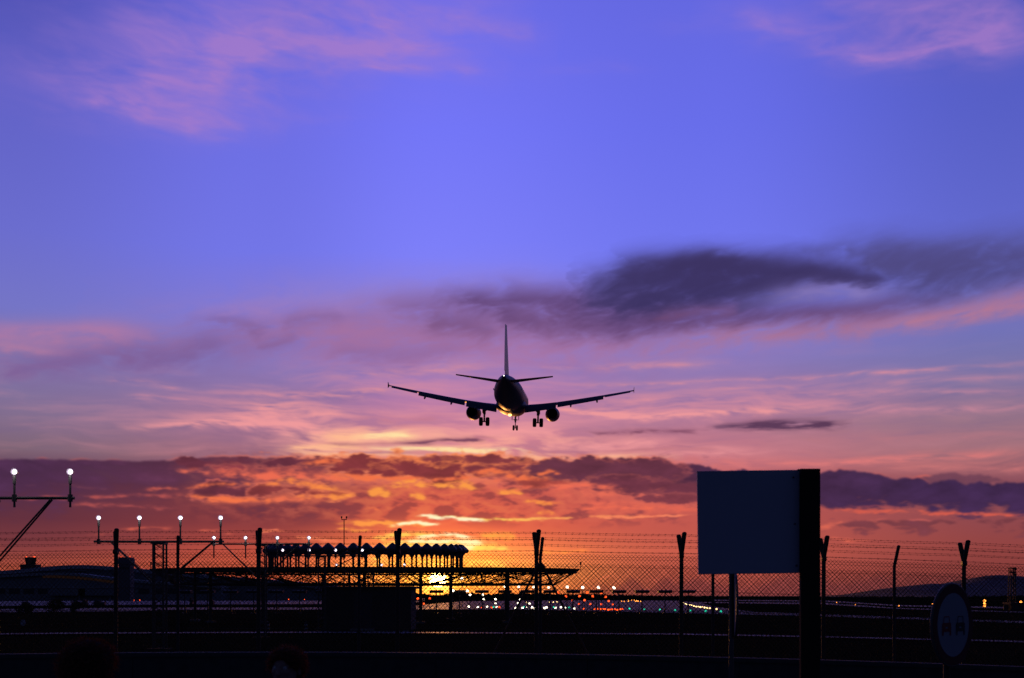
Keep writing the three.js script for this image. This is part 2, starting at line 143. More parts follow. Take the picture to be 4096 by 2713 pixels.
const LIT = [                                                // sunlit puffs and streaks under the bank
  [[[-17.15, 6.2], [-16.08, 6.29], [-15.11, 6.14]], 0.156, 0.6, [222, 104, 84]], [[[-15.11, 6.07], [-12.78, 6.07], [-10.15, 6.19]], 0.182, 0.8, [238, 108, 82]], [[[-11.16, 6.55], [-9.77, 6.9], [-8.63, 6.85]], 0.182, 0.8, EMBER], [[[-18.68, 5.25], [-17.74, 5.32], [-16.79, 5.26]], 0.117, 0.7, [214, 98, 80]],
  [[[-16.79, 5.28], [-15.35, 5.6], [-13.89, 5.67], [-13.15, 5.56]], 0.13, 0.8, EMBER], [[[-17.03, 4.97], [-15.11, 4.93], [-12.78, 4.84], [-12.28, 4.76]], 0.156, 0.9, EMBER], [[[-12.66, 5.7], [-11.54, 5.89], [-10.41, 5.68], [-8.63, 5.39]], 0.169, 0.9, GOLD], [[[-11.16, 5.1], [-9.65, 5.06], [-8, 5.23]], 0.143, 0.9, GOLD],
  [[[-7.48, 5.28], [-6.84, 5.45], [-6.2, 5.25]], 0.195, 1.0, GOLD], [[[-6.46, 5.67], [-5.17, 5.88], [-4.26, 5.66]], 0.169, 1.0, GOLD], [[[-4.26, 5.69], [-2.84, 5.83], [-1.67, 5.58]], 0.195, 1.0, GOLD], [[[-5.43, 5.3], [-4.91, 5.18], [-4.39, 5.09]], 0.156, 0.9, GOLD],
  [[[-9.65, 6.27], [-7.1, 6.09], [-3.87, 6.04], [-1.28, 6.22]], 0.13, 0.9, EMBER], [[[-2.58, 6.28], [-1.15, 6.55], [0.03, 6.23], [2.63, 6.09]], 0.169, 0.8, EMBER], [[[-0.89, 5.36], [0.03, 5.49], [0.81, 5.36]], 0.143, 0.8, GOLD], [[[0.42, 4.81], [1.33, 4.9], [2.76, 4.79]], 0.117, 0.9, GOLD],
  [[[1.33, 4.29], [1.85, 4.38], [2.24, 4.27]], 0.117, 0.9, GOLD], [[[-2.19, 5.58], [1.33, 5.71], [4.32, 5.76], [6.25, 5.48]], 0.169, 0.6, [240, 110, 84]], [[[1.07, 6.22], [1.98, 6.48], [2.63, 6.28]], 0.117, 0.7, EMBER], [[[2.37, 5.25], [4.57, 5.31], [6.25, 5.42]], 0.182, 0.7, [232, 108, 86]], [[[3.28, 4.54], [5.22, 4.59], [8.43, 4.46]], 0.13, 0.7, [238, 108, 82]], [[[3.67, 4.93], [5.61, 4.82], [7.79, 4.7]], 0.117, 0.5, [230, 104, 84]],
  [[[-7.87, 4.42], [-7.36, 4.51], [-6.71, 4.43]], 0.065, 0.8, EMBER], [[[-5.3, 4.1], [-3.74, 4.14], [-1.93, 4.01], [0.68, 3.99], [3.93, 4.11], [9.7, 4.16]], 0.078, 0.95, FLAME], [[[-5.04, 4.16], [-4, 4.11], [-2.45, 4.01], [-1.15, 3.96]], 0.091, 1.2, WHITE], [[[3.93, 4.1], [7.15, 4.14], [9.7, 4.14]], 0.052, 0.8, [255, 150, 110]],
  [[[-9.27, 3.72], [-7.1, 3.81], [-5.3, 3.75], [-3.62, 3.67]], 0.143, 1.0, GOLD], [[[-6.33, 3.72], [-4.78, 3.8], [-3.74, 3.67]], 0.091, 1.0, WHITE], [[[-9.14, 3.47], [-8.12, 3.39], [-7.1, 3.45]], 0.117, 0.7, GOLD], [[[-7.36, 2.9], [-5.81, 3.17], [-3.74, 3.21]], 0.169, 0.9, FLAME],
  [[[-5.3, 3.04], [-3.49, 3.18], [-1.93, 3.06]], 0.104, 1.1, WHITE], [[[-7.1, 2.62], [-3.87, 2.71], [-0.89, 2.62]], 0.26, 1.0, FLAME], [[[-5.81, 2.81], [-3.49, 2.87], [-1.15, 2.77]], 0.104, 1.2, WHITE], [[[-4.78, 2.53], [-2.97, 2.59], [-1.41, 2.48]], 0.117, 1.2, WHITE], [[[-8.38, 2.32], [-5.17, 2.4], [-2.58, 2.28]], 0.091, 0.8, FLAME], [[[-1.93, 3.06], [-0.63, 3.19], [0.42, 3.06]], 0.208, 0.8, GOLD], [[[-2.19, 2.41], [-1.15, 2.54], [0.03, 2.34]], 0.234, 0.8, FLAME], [[[0.42, 2.28], [2.63, 2.34], [4.57, 2.4]], 0.117, 0.6, GOLD],
  [[[-7.74, 1.93], [-5.81, 2.03], [-1.93, 1.99]], 0.13, 0.8, FLAME], [[[-9.01, 1.63], [-5.81, 1.72], [-2.58, 1.76]], 0.104, 0.8, FLAME], [[[-2.58, 1.6], [-1.28, 1.65], [-0.23, 1.5]], 0.208, 1.0, FLAME], [[[-1.41, 1.89], [-0.89, 1.93], [-0.63, 1.86]], 0.104, 0.7, GOLD], [[[-0.36, 1.95], [-0.1, 1.99], [0.16, 1.94]], 0.091, 0.6, GOLD], [[[0.16, 1.43], [0.81, 1.63], [1.2, 1.52]], 0.156, 0.8, GOLD],
  [[[-13.03, 3.17], [-12.66, 3.34], [-12.03, 3.41], [-11.66, 3.27], [-11.41, 3.06]], 0.078, 0.75, [240, 122, 90]], [[[-11.54, 3], [-10.28, 2.98], [-8.38, 2.79]], 0.117, 0.6, [240, 125, 88]], [[[-19.73, 3.27], [-18.68, 3.36], [-17.74, 3.41], [-16.91, 3.35]], 0.091, 0.6, [212, 96, 78]], [[[-21.33, 2.85], [-20.3, 3.05], [-19.15, 3.16]], 0.104, 0.4, [204, 92, 76]], [[[-15.96, 3.34], [-15.11, 3.3], [-14.01, 3.09]], 0.078, 0.5, [220, 100, 80]],
  [[[-24.96, 5.15], [-22.78, 5.35], [-20.53, 5.29], [-19.03, 5.03]], 0.104, 0.25, [150, 80, 96]], [[[-23.88, 4.75], [-21.67, 4.77], [-18.8, 4.98], [-15.84, 5]], 0.104, 0.6, [178, 82, 80]], [[[-22.34, 4.29], [-21.1, 4.49], [-19.61, 4.44], [-17.74, 4.39], [-16.68, 4.3]], 0.13, 0.5, [178, 82, 80]], [[[-24.96, 4.59], [-22.78, 4.73], [-21.67, 4.65]], 0.091, 0.4, [166, 76, 80]],
  [[[15.52, 4.3], [18.26, 4.2], [21.71, 4.02], [26.06, 3.8]], 0.104, 0.8, [214, 92, 76]], [[[16.48, 4.42], [18.26, 4.48], [20.01, 4.34]], 0.091, 0.4, [160, 72, 82]], [[[7.66, 4.64], [9.7, 4.42], [10.96, 4.4]], 0.182, 0.5, [230, 104, 84]], [[[15.4, 3.32], [16.24, 3.56], [16.84, 3.67]], 0.156, 0.6, [222, 104, 84]], [[[15.88, 2.94], [17.08, 2.8], [18.26, 2.72]], 0.104, 0.5, [226, 104, 84]],
  [[[3.67, 0.65], [4.96, 1.04], [6.12, 1]], 0.052, 0.6, [246, 122, 90]], [[[10.2, 0.7], [10.83, 1.09], [11.21, 0.98]], 0.052, 0.7, [214, 100, 84]], [[[11.59, 0.83], [12.21, 1.02], [12.71, 0.7]], 0.052, 0.7, [206, 96, 84]], [[[6.77, 0.71], [7.15, 0.84], [7.66, 0.65]], 0.091, 0.6, [232, 106, 84]], [[[15.88, 0.5], [16.24, 0.63], [16.6, 0.5]], 0.065, 0.5, [190, 88, 80]],
].map(([p, w, k, c]) => streak(p, w, k, c));
// the cumulus bank: elevation of its ragged top by azimuth, and of where it thins out below
const top = (list) => list.map(([a, e]) => [a, e]);
const BANK_TOP = top([[-45.95, 6.18], [-33.82, 6.52], [-24.96, 6.5], [-21.67, 6.61], [-18.68, 6.69], [-14.62, 7.06], [-12.78, 7.01], [-9.65, 7.11], [-7.1, 7.11], [-4.52, 7.27], [-1.93, 7.34], [0.68, 7.14], [2.63, 7.03], [4.57, 7.17], [7.15, 7.18], [9.06, 6.77], [10.96, 6.43], [14.06, 6.18], [15.52, 6.15], [16.24, 6.31], [18.03, 6.18], [18.96, 5.85], [20.12, 5.86], [21.03, 5.57], [22.83, 5.47], [24.96, 5.4], [33.86, 5.66], [45.34, 6.25]]);
const BANK_LOW = top([[-45.95, 3.39], [-24.96, 4.54], [-19.38, 5.21], [-14.62, 5.59], [-9.65, 6.14], [-4.52, 6.08], [-0.63, 5.97], [3.28, 5.64], [7.15, 5.09], [12.21, 4.51], [15.88, 4.38], [24.96, 4.01], [45.34, 3.34]]);
const BACK_TOP = top([[18.26, 5.24], [19.89, 5.77], [20.81, 5.92], [22.38, 5.89], [23.38, 5.78], [24.47, 5.44], [27.1, 5.43], [35.62, 5.33], [45.34, 5.7]]);
const LOW_TOP = top([[14.67, 2.33], [15.64, 3.26], [16.48, 3.65], [17.67, 3.78], [19.43, 3.79], [21.15, 3.72], [22.38, 3.52], [23.49, 3.69], [24.96, 3.71], [38.12, 3.43]]);
function skyColor(az, el, col) {
  const a = az, e = Math.max(el, 0), inView = Math.abs(az) < 60;
  air(a, e, col);
  // fine layered structure of the veil
  const wx = fbm(a * 0.16, e * 0.5, 3) * 1.6, wy = fbm(a * 0.16 + 40, e * 0.5 - 7, 3) * 0.55;
  const sx = a + wx, sy = e + wy, st = fbm(sx * 0.17, sy * 1.5 - a * 0.03, 5, 0.55);
  const veil = sstep(13.5, 9, e) * sstep(5.5, 7.5, e), near = Math.exp(-Math.pow((a + 6) / 13, 2));
  mix3(col, [236, 150, 158], veil * clamp(st * 1.3) * (0.25 + 0.45 * near)); mix3(col, [112, 92, 140], veil * clamp(-st * 1.0) * 0.35);
  // cirrus high up
  const cs = fbm(sx * 0.22 + 11, sy * 0.75, 5, 0.55), fine = fbm(sx * 0.5 - 3, (sy + a * 0.12) * 2.2, 5, 0.6);
  if (e > 19) {
    let k = 0; for (const s of CIRRUS) k += weight(s, a + wx * 0.5, e + wy * 0.6 + cs * 0.35);
    if (!inView) k += 0.5 * sstep(0.05, 0.5, cs);
    k = clamp(k * (0.72 + cs * 0.8 + fine * 0.5), 0, 0.9);
    mix3(col, [176, 126, 200], k * 0.82);
  }
  // drifting cloud at mid height
  if (e > 9.5 && e < 20) {
    const tear = fbm(sx * 0.42 + 5, (sy - a * 0.16) * 1.1, 6, 0.58), wisp = fbm(sx * 0.9 + 9, (sy - a * 0.2) * 2.8, 5, 0.6), ax = a + wx * 0.35 + tear * 0.8 + wisp * 0.25, ey = e + wy * 0.35 + tear * 0.36 + wisp * 0.15;
    for (const s of MIDCLOUD) { const k = weight(s, ax, ey); if (k > 0.01) mix3(col, s.col, (1 - Math.exp((s.col === NIGHT ? -2.1 : -1.3) * Math.max(0, k * (1.0 + tear * 0.9 + wisp * 0.7)))) * 0.97); }
  }
  // streaks of the lit veil
  if (e > 5.5 && e < 13) {
    const hair = fbm(sx * 0.5 + 30, (sy - a * 0.02) * 6.5, 3, 0.6), ax = a + wx * 0.4, ey = e + wy * 0.2 + fine * 0.16;
    for (const s of VEIL) { const k = weight(s, ax, ey); if (k > 0.004) mix3(col, s.col, clamp(k * (0.85 + fine * 1.3 + st * 1.2 + hair * 0.9)) * 0.92); }
  }
  // the cumulus bank
  if (e < 9.5) {
    const sun = Math.hypot((a - SUN_AZ) * 0.62, e - SUN_EL), warm = Math.exp(-Math.pow((a + 4) / 8, 2));
    const puff = billow(a * 0.42, e * 0.95, 6, 0.58), rag = fbm(a * 0.75 + 3, e * 1.6, 6, 0.6), hump = billow(a * 0.62 + 7, 3.3, 5, 0.5), crisp = fbm(a * 1.9 + 3, e * 4.2, 4, 0.6);
    const dark = [0, 0, 0], lit = [0, 0, 0];
    for (let c = 0; c < 3; c++) {
      dark[c] = track([[-25, [76, 44, 76][c]], [-14, [92, 48, 70][c]], [-4, [122, 52, 58][c]], [6, [96, 46, 66][c]], [12, [66, 40, 72][c]], [25, [62, 40, 78][c]]], a);
      lit[c] = [216, 102, 92][c] + ([250, 136, 80][c] - [216, 102, 92][c]) * warm;
    }
    const bank = (topEdge, lowEdge, soft, strength, tint, rimK, lump) => {
      const d = topEdge - e + (hump - 0.40) * lump + rag * 0.12 * (0.5 + warm), u = e - lowEdge + (puff - 0.45) * 1.3 + rag * 0.6;
      const under = sstep(-soft, soft, u), body = sstep(-0.03, 0.13, d) * under * strength, shade = 1 + (puff - 0.45) * 0.22 + rag * 0.12;
      mix3(col, [tint[0] * shade, tint[1] * shade, tint[2] * shade], body);
      mix3(col, lit, clamp(Math.exp(-Math.pow((d - 0.02) / 0.05, 2)) * rimK * sstep(-0.25, 0.55, noise(a * 0.9, 5.5) + rag * 0.8 + warm * 0.35) * under));
    };
    // the air below the bank, broken by lit and shaded puffs
    const zone = sstep(3.3, 4.4, e) * sstep(7.6, 6.6, e) * sstep(-19, -11, a) * sstep(13, 7, a), g = puff - 0.42 + rag * 0.45;
    mix3(col, lit, zone * sstep(0.02, -0.25, g) * 0.34); mix3(col, dark, zone * sstep(0.0, 0.2, g) * 0.5);
    bank(track(BACK_TOP, a), 5.2, 0.4, a > 15 ? 0.8 : 0, [106, 62, 82], a > 15 ? 0.6 : 0, 0.25);
    const lowE = track(BANK_LOW, a), left = sstep(-12, -20, a);
    bank(track(BANK_TOP, a), lowE, 0.35 + 0.9 * left, 0.96, dark, 0.35 + 0.55 * warm, 0.14 + 0.2 * sstep(-15, -6, a));
    bank(track(LOW_TOP, a), 3.55 - (a - 16) * 0.02, 0.25, a > 14 ? 0.85 : 0, [112, 56, 66], a > 14 ? 0.6 : 0, 0.2);
    // puffs on the horizon to the right
    const d3 = 0.8 + fbm(a * 0.42 + 1, 4.4, 3) * 1.3 - e + rag * 0.12 + (hump - 0.4) * 0.4, z3 = sstep(3, 6, a) * sstep(24, 18, a);
    mix3(col, [136, 64, 66], z3 * sstep(0, 0.35, d3) * 0.5);
    // glow behind the heaps, then the heaps themselves with bright edges
    const ax = a + rag * 0.3 + wx * 0.1, ey = e + rag * 0.2 + fine * 0.05;
    for (const s of GLOW) { const k = weight(s, ax, ey); if (k > 0.004) mix3(col, s.col, clamp(k * (1 + rag * 1.3 + crisp * 0.9 + (0.45 - puff) * 1.2)) * 0.94); }
    for (const s of HEAPS) {
      const h = heap(s, a, e); if (h < -1) continue;
      const d = h + (puff - 0.45) * 0.55 + rag * 0.3 + crisp * 0.14;
      mix3(col, [lit[0], lit[1], lit[2]], 0.8 * s.k * sstep(-0.2, -0.02, d) * (0.45 + 0.55 * sstep(-0.3, 0.3, rag)));
      const shade = 1 + (0.42 - puff) * 0.25; mix3(col, [s.col[0] * shade, s.col[1] * shade, s.col[2] * shade], sstep(-0.02, 0.14, d) * 0.95);
    }
    // lit puffs and streaks
    const far = sstep(2.5, 8, Math.abs(a - SUN_AZ));
    for (const s of LIT) { const k = weight(s, ax, ey); if (k > 0.004) { const w = sstep(0.08, 1.05, k * (1.05 + rag * 1.5 + crisp * 1.2 + (0.45 - puff) * 0.9)), f = far * (0.85 - 0.3 * clamp(0.5 + crisp)); mix3(col, [s.col[0] + (Math.min(s.col[0], 246) - s.col[0]) * f, s.col[1] + (Math.min(s.col[1], 120) - s.col[1]) * f, s.col[2] + (Math.min(s.col[2], 88) - s.col[2]) * f], w * 0.93); } }
    mix3(col, [255, 150, 58], 0.6 * Math.exp(-Math.pow((a - SUN_AZ) / 4.5, 2) - Math.pow((e - 1.6) / 1.5, 2)) * (0.7 + fine));
    mix3(col, [255, 146, 44], 0.9 * Math.exp(-Math.pow(sun / 1.5, 2))); mix3(col, [255, 200, 90], Math.exp(-Math.pow(sun / 0.75, 2)));
  }
}
const toLinear = (v) => { v /= 255; return v <= 0.04045 ? v / 12.92 : Math.pow((v + 0.055) / 1.055, 2.4); };
function skyLight(az, el, out) {                             // linear radiance
  const c = [0, 0, 0];
  skyColor(az, el, c);
  // away from the sunset the sky is in the earth's shadow: dimmer and bluer
  const away = sstep(24, 80, Math.abs(az)), high = sstep(28, 75, el), dim = (1 - 0.84 * away) * (1 - 0.6 * high);
  const glare = 1 + 1.4 * Math.exp(-(Math.pow((az - SUN_AZ) / 4.8, 2) + Math.pow((el - SUN_EL) / 1.7, 2)));   // the sky brightens towards the sun
  for (let k = 0; k < 3; k++) out[k] = toLinear(c[k]) * dim * glare;
  const y = (out[0] + out[1] + out[2]) / 3; out[0] += (y * 0.42 - out[0]) * away; out[1] += (y * 0.62 - out[1]) * away; out[2] += (y * 1.96 - out[2]) * away;
  const r = Math.hypot(az - SUN_AZ, (el - SUN_EL) * 1.15), disc = sstep(0.46, 0.26, r), ring = Math.exp(-Math.pow(r / 0.62, 2)), low = Math.exp(-Math.pow((az - SUN_AZ) / 6.5, 2) - Math.pow((el - SUN_EL) / 1.6, 2));
  out[0] += 120 * disc + 9 * ring + 0.5 * low; out[1] += 80 * disc + 3 * ring + 0.1 * low; out[2] += 22 * disc + 0.3 * ring;   // disc, aureole, reddened air
}
const SKY_W = 4096, SKY_H = 4096;
function makeSky() {
  const data = new Float32Array(SKY_W * SKY_H * 4), out = [0, 0, 0], CW = 360, CH = 91, coarse = new Float32Array(CW * CH * 3);
  for (let j = 0; j < CH; j++) for (let i = 0; i < CW; i++) { skyLight(i - 180, j, out); coarse.set(out, (j * CW + i) * 3); }
  for (let y = 0; y < SKY_H; y++) {
    const el = ((y + 0.5) / SKY_H - 0.5) * 180;
    for (let x = 0; x < SKY_W; x++) {
      let az = ((x + 0.5) / SKY_W - 0.5) * 360 + 90; if (az > 180) az -= 360;         // column of -z is a quarter in
      const o = (y * SKY_W + x) * 4; data[o + 3] = 1;
      if (el < 0) { data[o] = 0.02; data[o + 1] = 0.016; data[o + 2] = 0.03; continue; }
      if (Math.abs(az) < 29 && el < 32) { skyLight(az, el, out); data[o] = out[0]; data[o + 1] = out[1]; data[o + 2] = out[2]; continue; }
      const fx = az + 180, i = Math.floor(fx), s = fx - i, j = Math.min(CH - 2, Math.floor(el)), t = el - j, i0 = (i % CW) * 3, i1 = ((i + 1) % CW) * 3, r0 = j * CW * 3, r1 = r0 + CW * 3;
      for (let c = 0; c < 3; c++) { const p = coarse[r0 + i0 + c] * (1 - s) + coarse[r0 + i1 + c] * s, q = coarse[r1 + i0 + c] * (1 - s) + coarse[r1 + i1 + c] * s; data[o + c] = p + (q - p) * t; }
    }
  }
  const t = new THREE.DataTexture(data, SKY_W, SKY_H, THREE.RGBAFormat, THREE.FloatType);
  t.mapping = THREE.EquirectangularReflectionMapping; t.magFilter = THREE.LinearFilter; t.minFilter = THREE.LinearFilter; t.needsUpdate = true;
  return t;
}
scene.background = makeSky();
scene.environment = scene.background;

// ---------------------------------------------------------------- sun, almost on the horizon ahead
const D2R = Math.PI / 180;
const sun = new THREE.DirectionalLight(new THREE.Color(1, 0.36, 0.08), 0.9);
sun.name = 'sun_light';
sun.position.set(Math.sin(SUN_AZ * D2R) * Math.cos(SUN_EL * D2R) * 400, Math.sin(SUN_EL * D2R) * 400, -Math.cos(SUN_AZ * D2R) * Math.cos(SUN_EL * D2R) * 400);
sun.target.position.set(0, 0, 0);
sun.castShadow = true; sun.shadow.radius = 3;
sun.shadow.mapSize.set(4096, 4096);
Object.assign(sun.shadow.camera, { left: -120, right: 120, top: 60, bottom: -20, near: 1, far: 900 });
scene.add(sun, sun.target);

// ---------------------------------------------------------------- helpers
const used = {};
function numbered(name) { const n = (used[name] = (used[name] ?? -1) + 1); return n ? name + '_' + String(n).padStart(3, '0') : name; }
function setData(o, label, category, group) { o.userData.label = label; o.userData.category = category; if (group) o.userData.group = group; return o; }
function thing(name, label, category, pos = [0, 0, 0], group) { const o = new THREE.Group(); o.name = numbered(name); o.position.set(...pos); scene.add(o); return setData(o, label, category, group); }
function part(name, geo, mat, parent) { const m = new THREE.Mesh(geo, mat); m.name = name; m.castShadow = m.receiveShadow = true; parent.add(m); return m; }
function structure(name, geo, mat) { const m = part(name, geo, mat, scene); m.userData.kind = 'structure'; return m; }
const V = (a) => (Array.isArray(a) ? new THREE.Vector3(...a) : a.clone());
function rodGeo(a, b, r, n = 6, r2 = r) {
  a = V(a); b = V(b); const d = b.clone().sub(a), g = new THREE.CylinderGeometry(r2, r, d.length(), n);
  g.applyQuaternion(new THREE.Quaternion().setFromUnitVectors(new THREE.Vector3(0, 1, 0), d.normalize())); const m = a.add(b).multiplyScalar(0.5); g.translate(m.x, m.y, m.z); return g;
}
const rod = (name, a, b, r, mat, parent, n = 6, r2 = r) => part(name, rodGeo(a, b, r, n, r2), mat, parent);
function boxGeo(w, h, d, x = 0, y = 0, z = 0) { const g = new THREE.BoxGeometry(w, h, d); g.translate(x, y, z); return g; }
function bevelBox(w, h, d, b = 0.02) {                        // centred box with chamfered edges
  const s = new THREE.Shape(); s.moveTo(-w / 2 + b, -h / 2 + b); s.lineTo(w / 2 - b, -h / 2 + b); s.lineTo(w / 2 - b, h / 2 - b); s.lineTo(-w / 2 + b, h / 2 - b); s.closePath();
  const g = new THREE.ExtrudeGeometry(s, { depth: d - 2 * b, bevelEnabled: true, bevelSize: b, bevelThickness: b, bevelSegments: 2, steps: 1 }); g.translate(0, 0, -d / 2 + b); return g;
}
function loft(rings, closed = true, caps = true) {           // rings: arrays of [x, y, z] of one length
  const n = rings[0].length, pos = [], idx = [];
  for (const r of rings) for (const p of r) pos.push(...p);
  for (let i = 0; i < rings.length - 1; i++) for (let j = 0; j < (closed ? n : n - 1); j++) { const k = (j + 1) % n, a = i * n + j, b = i * n + k, c = a + n, d = b + n; idx.push(a, c, b, b, c, d); }
  if (caps) for (const i of [0, rings.length - 1]) { const c = pos.length / 3; const m = [0, 1, 2].map((q) => rings[i].reduce((s, p) => s + p[q], 0) / n); pos.push(...m); for (let j = 0; j < n; j++) { const k = (j + 1) % n; i ? idx.push(i * n + j, c, i * n + k) : idx.push(j, k, c); } }
  const g = new THREE.BufferGeometry(); g.setAttribute('position', new THREE.Float32BufferAttribute(pos, 3)); g.setIndex(idx); g.computeVertexNormals(); return g;
}
function grainTexture(size, fn, srgb) {
  const d = new Uint8Array(size * size * 4);
  for (let y = 0; y < size; y++) for (let x = 0; x < size; x++) { const c = fn(x / size, y / size), o = (y * size + x) * 4; d[o] = clamp(c[0]) * 255; d[o + 1] = clamp(c[1]) * 255; d[o + 2] = clamp(c[2]) * 255; d[o + 3] = 255; }
  const t = new THREE.DataTexture(d, size, size, THREE.RGBAFormat); t.wrapS = t.wrapT = THREE.RepeatWrapping; t.magFilter = THREE.LinearFilter; t.minFilter = THREE.LinearMipmapLinearFilter; t.generateMipmaps = true; if (srgb) t.colorSpace = THREE.SRGBColorSpace; t.needsUpdate = true; return t;
}
const lin = (r, g, b) => new THREE.Color().setRGB(r, g, b);
const mat = (c, roughness = 0.7, metalness = 0, more = {}) => new THREE.MeshPhysicalMaterial({ color: lin(...c), roughness, metalness, ...more });
const lampMat = (c, k) => new THREE.MeshStandardMaterial({ color: 0x222222, emissive: lin(...c), emissiveIntensity: k, roughness: 0.4 });
// tiling fbm on a torus-like wrap: blend of shifted samples so the edges meet
function tiled(u, v, f, oct) { const s = (x, y) => fbm(x * f, y * f, oct); return s(u, v) * (1 - u) * (1 - v) + s(u - 1, v) * u * (1 - v) + s(u, v - 1) * (1 - u) * v + s(u - 1, v - 1) * u * v; }
const speckle = grainTexture(256, (u, v) => { const k = 0.72 + 0.55 * tiled(u, v, 9, 5); return [k, k, k]; });
const steel = mat([0.10, 0.10, 0.105], 0.5, 0.6), darkSteel = mat([0.05, 0.05, 0.052], 0.6, 0.4), rust = mat([0.14, 0.075, 0.04], 0.75, 0.2), galvan = mat([0.30, 0.29, 0.28], 0.5, 0.7), black = mat([0.02, 0.02, 0.022], 0.7);

// ---------------------------------------------------------------- the ground
const grassTex = grainTexture(512, (u, v) => { const a = tiled(u, v, 5, 5), b = tiled(u + 0.3, v + 0.6, 24, 3), k = 0.7 + 0.6 * a + 0.5 * b; return [k * (0.92 + 0.25 * a), k, k * 0.8]; });
const groundUv = (g, m) => { const p = g.attributes.position, uv = new Float32Array(p.count * 2); for (let i = 0; i < p.count; i++) { uv[2 * i] = p.getX(i) / m; uv[2 * i + 1] = p.getZ(i) / m; } g.setAttribute('uv', new THREE.BufferAttribute(uv, 2)); return g; };
const grassMat = new THREE.MeshPhysicalMaterial({ color: lin(0.022, 0.02, 0.012), map: grassTex, roughness: 1, specularIntensity: 0 });
{
  const g = new THREE.PlaneGeometry(8000, 8000, 4, 4); g.rotateX(-Math.PI / 2); g.translate(0, 0, -3000);
  structure('grass_ground', groundUv(g, 14), grassMat);
}
const damp = grainTexture(512, (u, v) => { const k = 0.66 + 0.4 * tiled(u, v, 4, 5) + 0.2 * tiled(u + 0.5, v + 0.2, 40, 2); return [k, k, k]; });
const asphalt = new THREE.MeshPhysicalMaterial({ color: lin(0.055, 0.055, 0.06), roughness: 1, roughnessMap: damp, bumpMap: damp, bumpScale: 0.004, map: speckle });
function sheet(name, pts, y, m = asphalt) {                   // pts: [x, z] outline
  const s = new THREE.Shape(pts.map(([x, z]) => new THREE.Vector2(x, -z))), g = new THREE.ShapeGeometry(s); g.rotateX(-Math.PI / 2); g.translate(0, y, 0);
  return structure(name, groundUv(g, 9), m);
}
sheet('runway', [[-95.12, -152.31], [-70.89, -152.31], [-64.21, -161.63], [-56.05, -170.32], [-29.27, -172.17], [-18.37, -203.08], [-16.97, -377.14], [26.68, -465.88], [63.44, -428.11], [50.13, -293.33], [33.99, -184.19], [29.52, -144], [27.62, -123.75], [29.84, -113.96], [33.26, -94.29], [36.5, -78.42], [39.94, -68.87], [36.17, -62.36], [33.82, -72.66], [31.3, -83.37], [26.25, -100.25], [21.01, -108.49], [18.31, -114.78], [15.29, -121.85], [10.22, -127.74], [3.67, -144], [-5.03, -149.43], [-24.7, -145.32], [-44.12, -144], [-45.68, -129.84], [-49.94, -125.71], [-56.71, -121.85], [-69.67, -111.55]], 0.008);
sheet('apron', [[-129.42, -193.17], [-93.33, -200.51], [-82.4, -220], [-67.06, -236.42], [-42.08, -247.5], [-22.95, -247.5], [-34.8, -440], [-101.97, -428.11], [-156.13, -416.84], [-252.69, -377.14]], 0.004);
sheet('taxiway', [[-365.4, -495], [-197.76, -528], [-96.17, -565.71], [-48.18, -609.23], [-59.09, -747.17], [-122.4, -720], [-247.2, -660], [-467.71, -633.6]], 0.004);
sheet('taxiway_001', [[41.18, -277.89], [54.77, -282.86], [66.28, -232.94], [54.24, -153.79], [54.88, -142.7], [54.9, -123.75], [55.87, -100.25], [60.46, -108.49], [58.56, -132], [59.14, -153.79], [58.2, -165], [83.47, -293.33], [63.9, -330], [48.9, -330]], 0.004);
sheet('taxiway_002', [[75.98, -416.84], [100.16, -352], [68.14, -193.17], [71.71, -161.63], [74.81, -134.24], [86.54, -155.29], [81.71, -184.19], [77.6, -220], [128.78, -452.57], [96.24, -528]], 0.004);
sheet('service_road', [[-27.14, -46.86], [-23.94, -49.04], [-21.05, -50.13], [-15.65, -51.1], [-8.8, -51.76], [-0.55, -50.77], [7.29, -49.19], [13.1, -46.05], [19.1, -41.04], [21.57, -37.18], [22.41, -38.63], [19.71, -42.35], [13.49, -47.43], [7.52, -50.77], [-0.57, -52.28], [-9.07, -53.33], [-16.12, -52.62], [-21.74, -51.76], [-24.71, -50.61], [-28.14, -48.59]], 0.075);
{ const g = new THREE.PlaneGeometry(120, 20, 1, 1); g.rotateX(-Math.PI / 2); g.translate(0, 0.004, -3); structure('road', groundUv(g, 7), asphalt); }
{ // pale concrete slab beside the hut
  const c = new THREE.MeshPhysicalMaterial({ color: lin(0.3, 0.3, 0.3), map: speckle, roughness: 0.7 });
  sheet('concrete_path', [[-7.07, -52.45], [-5.13, -52.11], [-5.43, -60], [-7.67, -60.46]], 0.01, c);
}

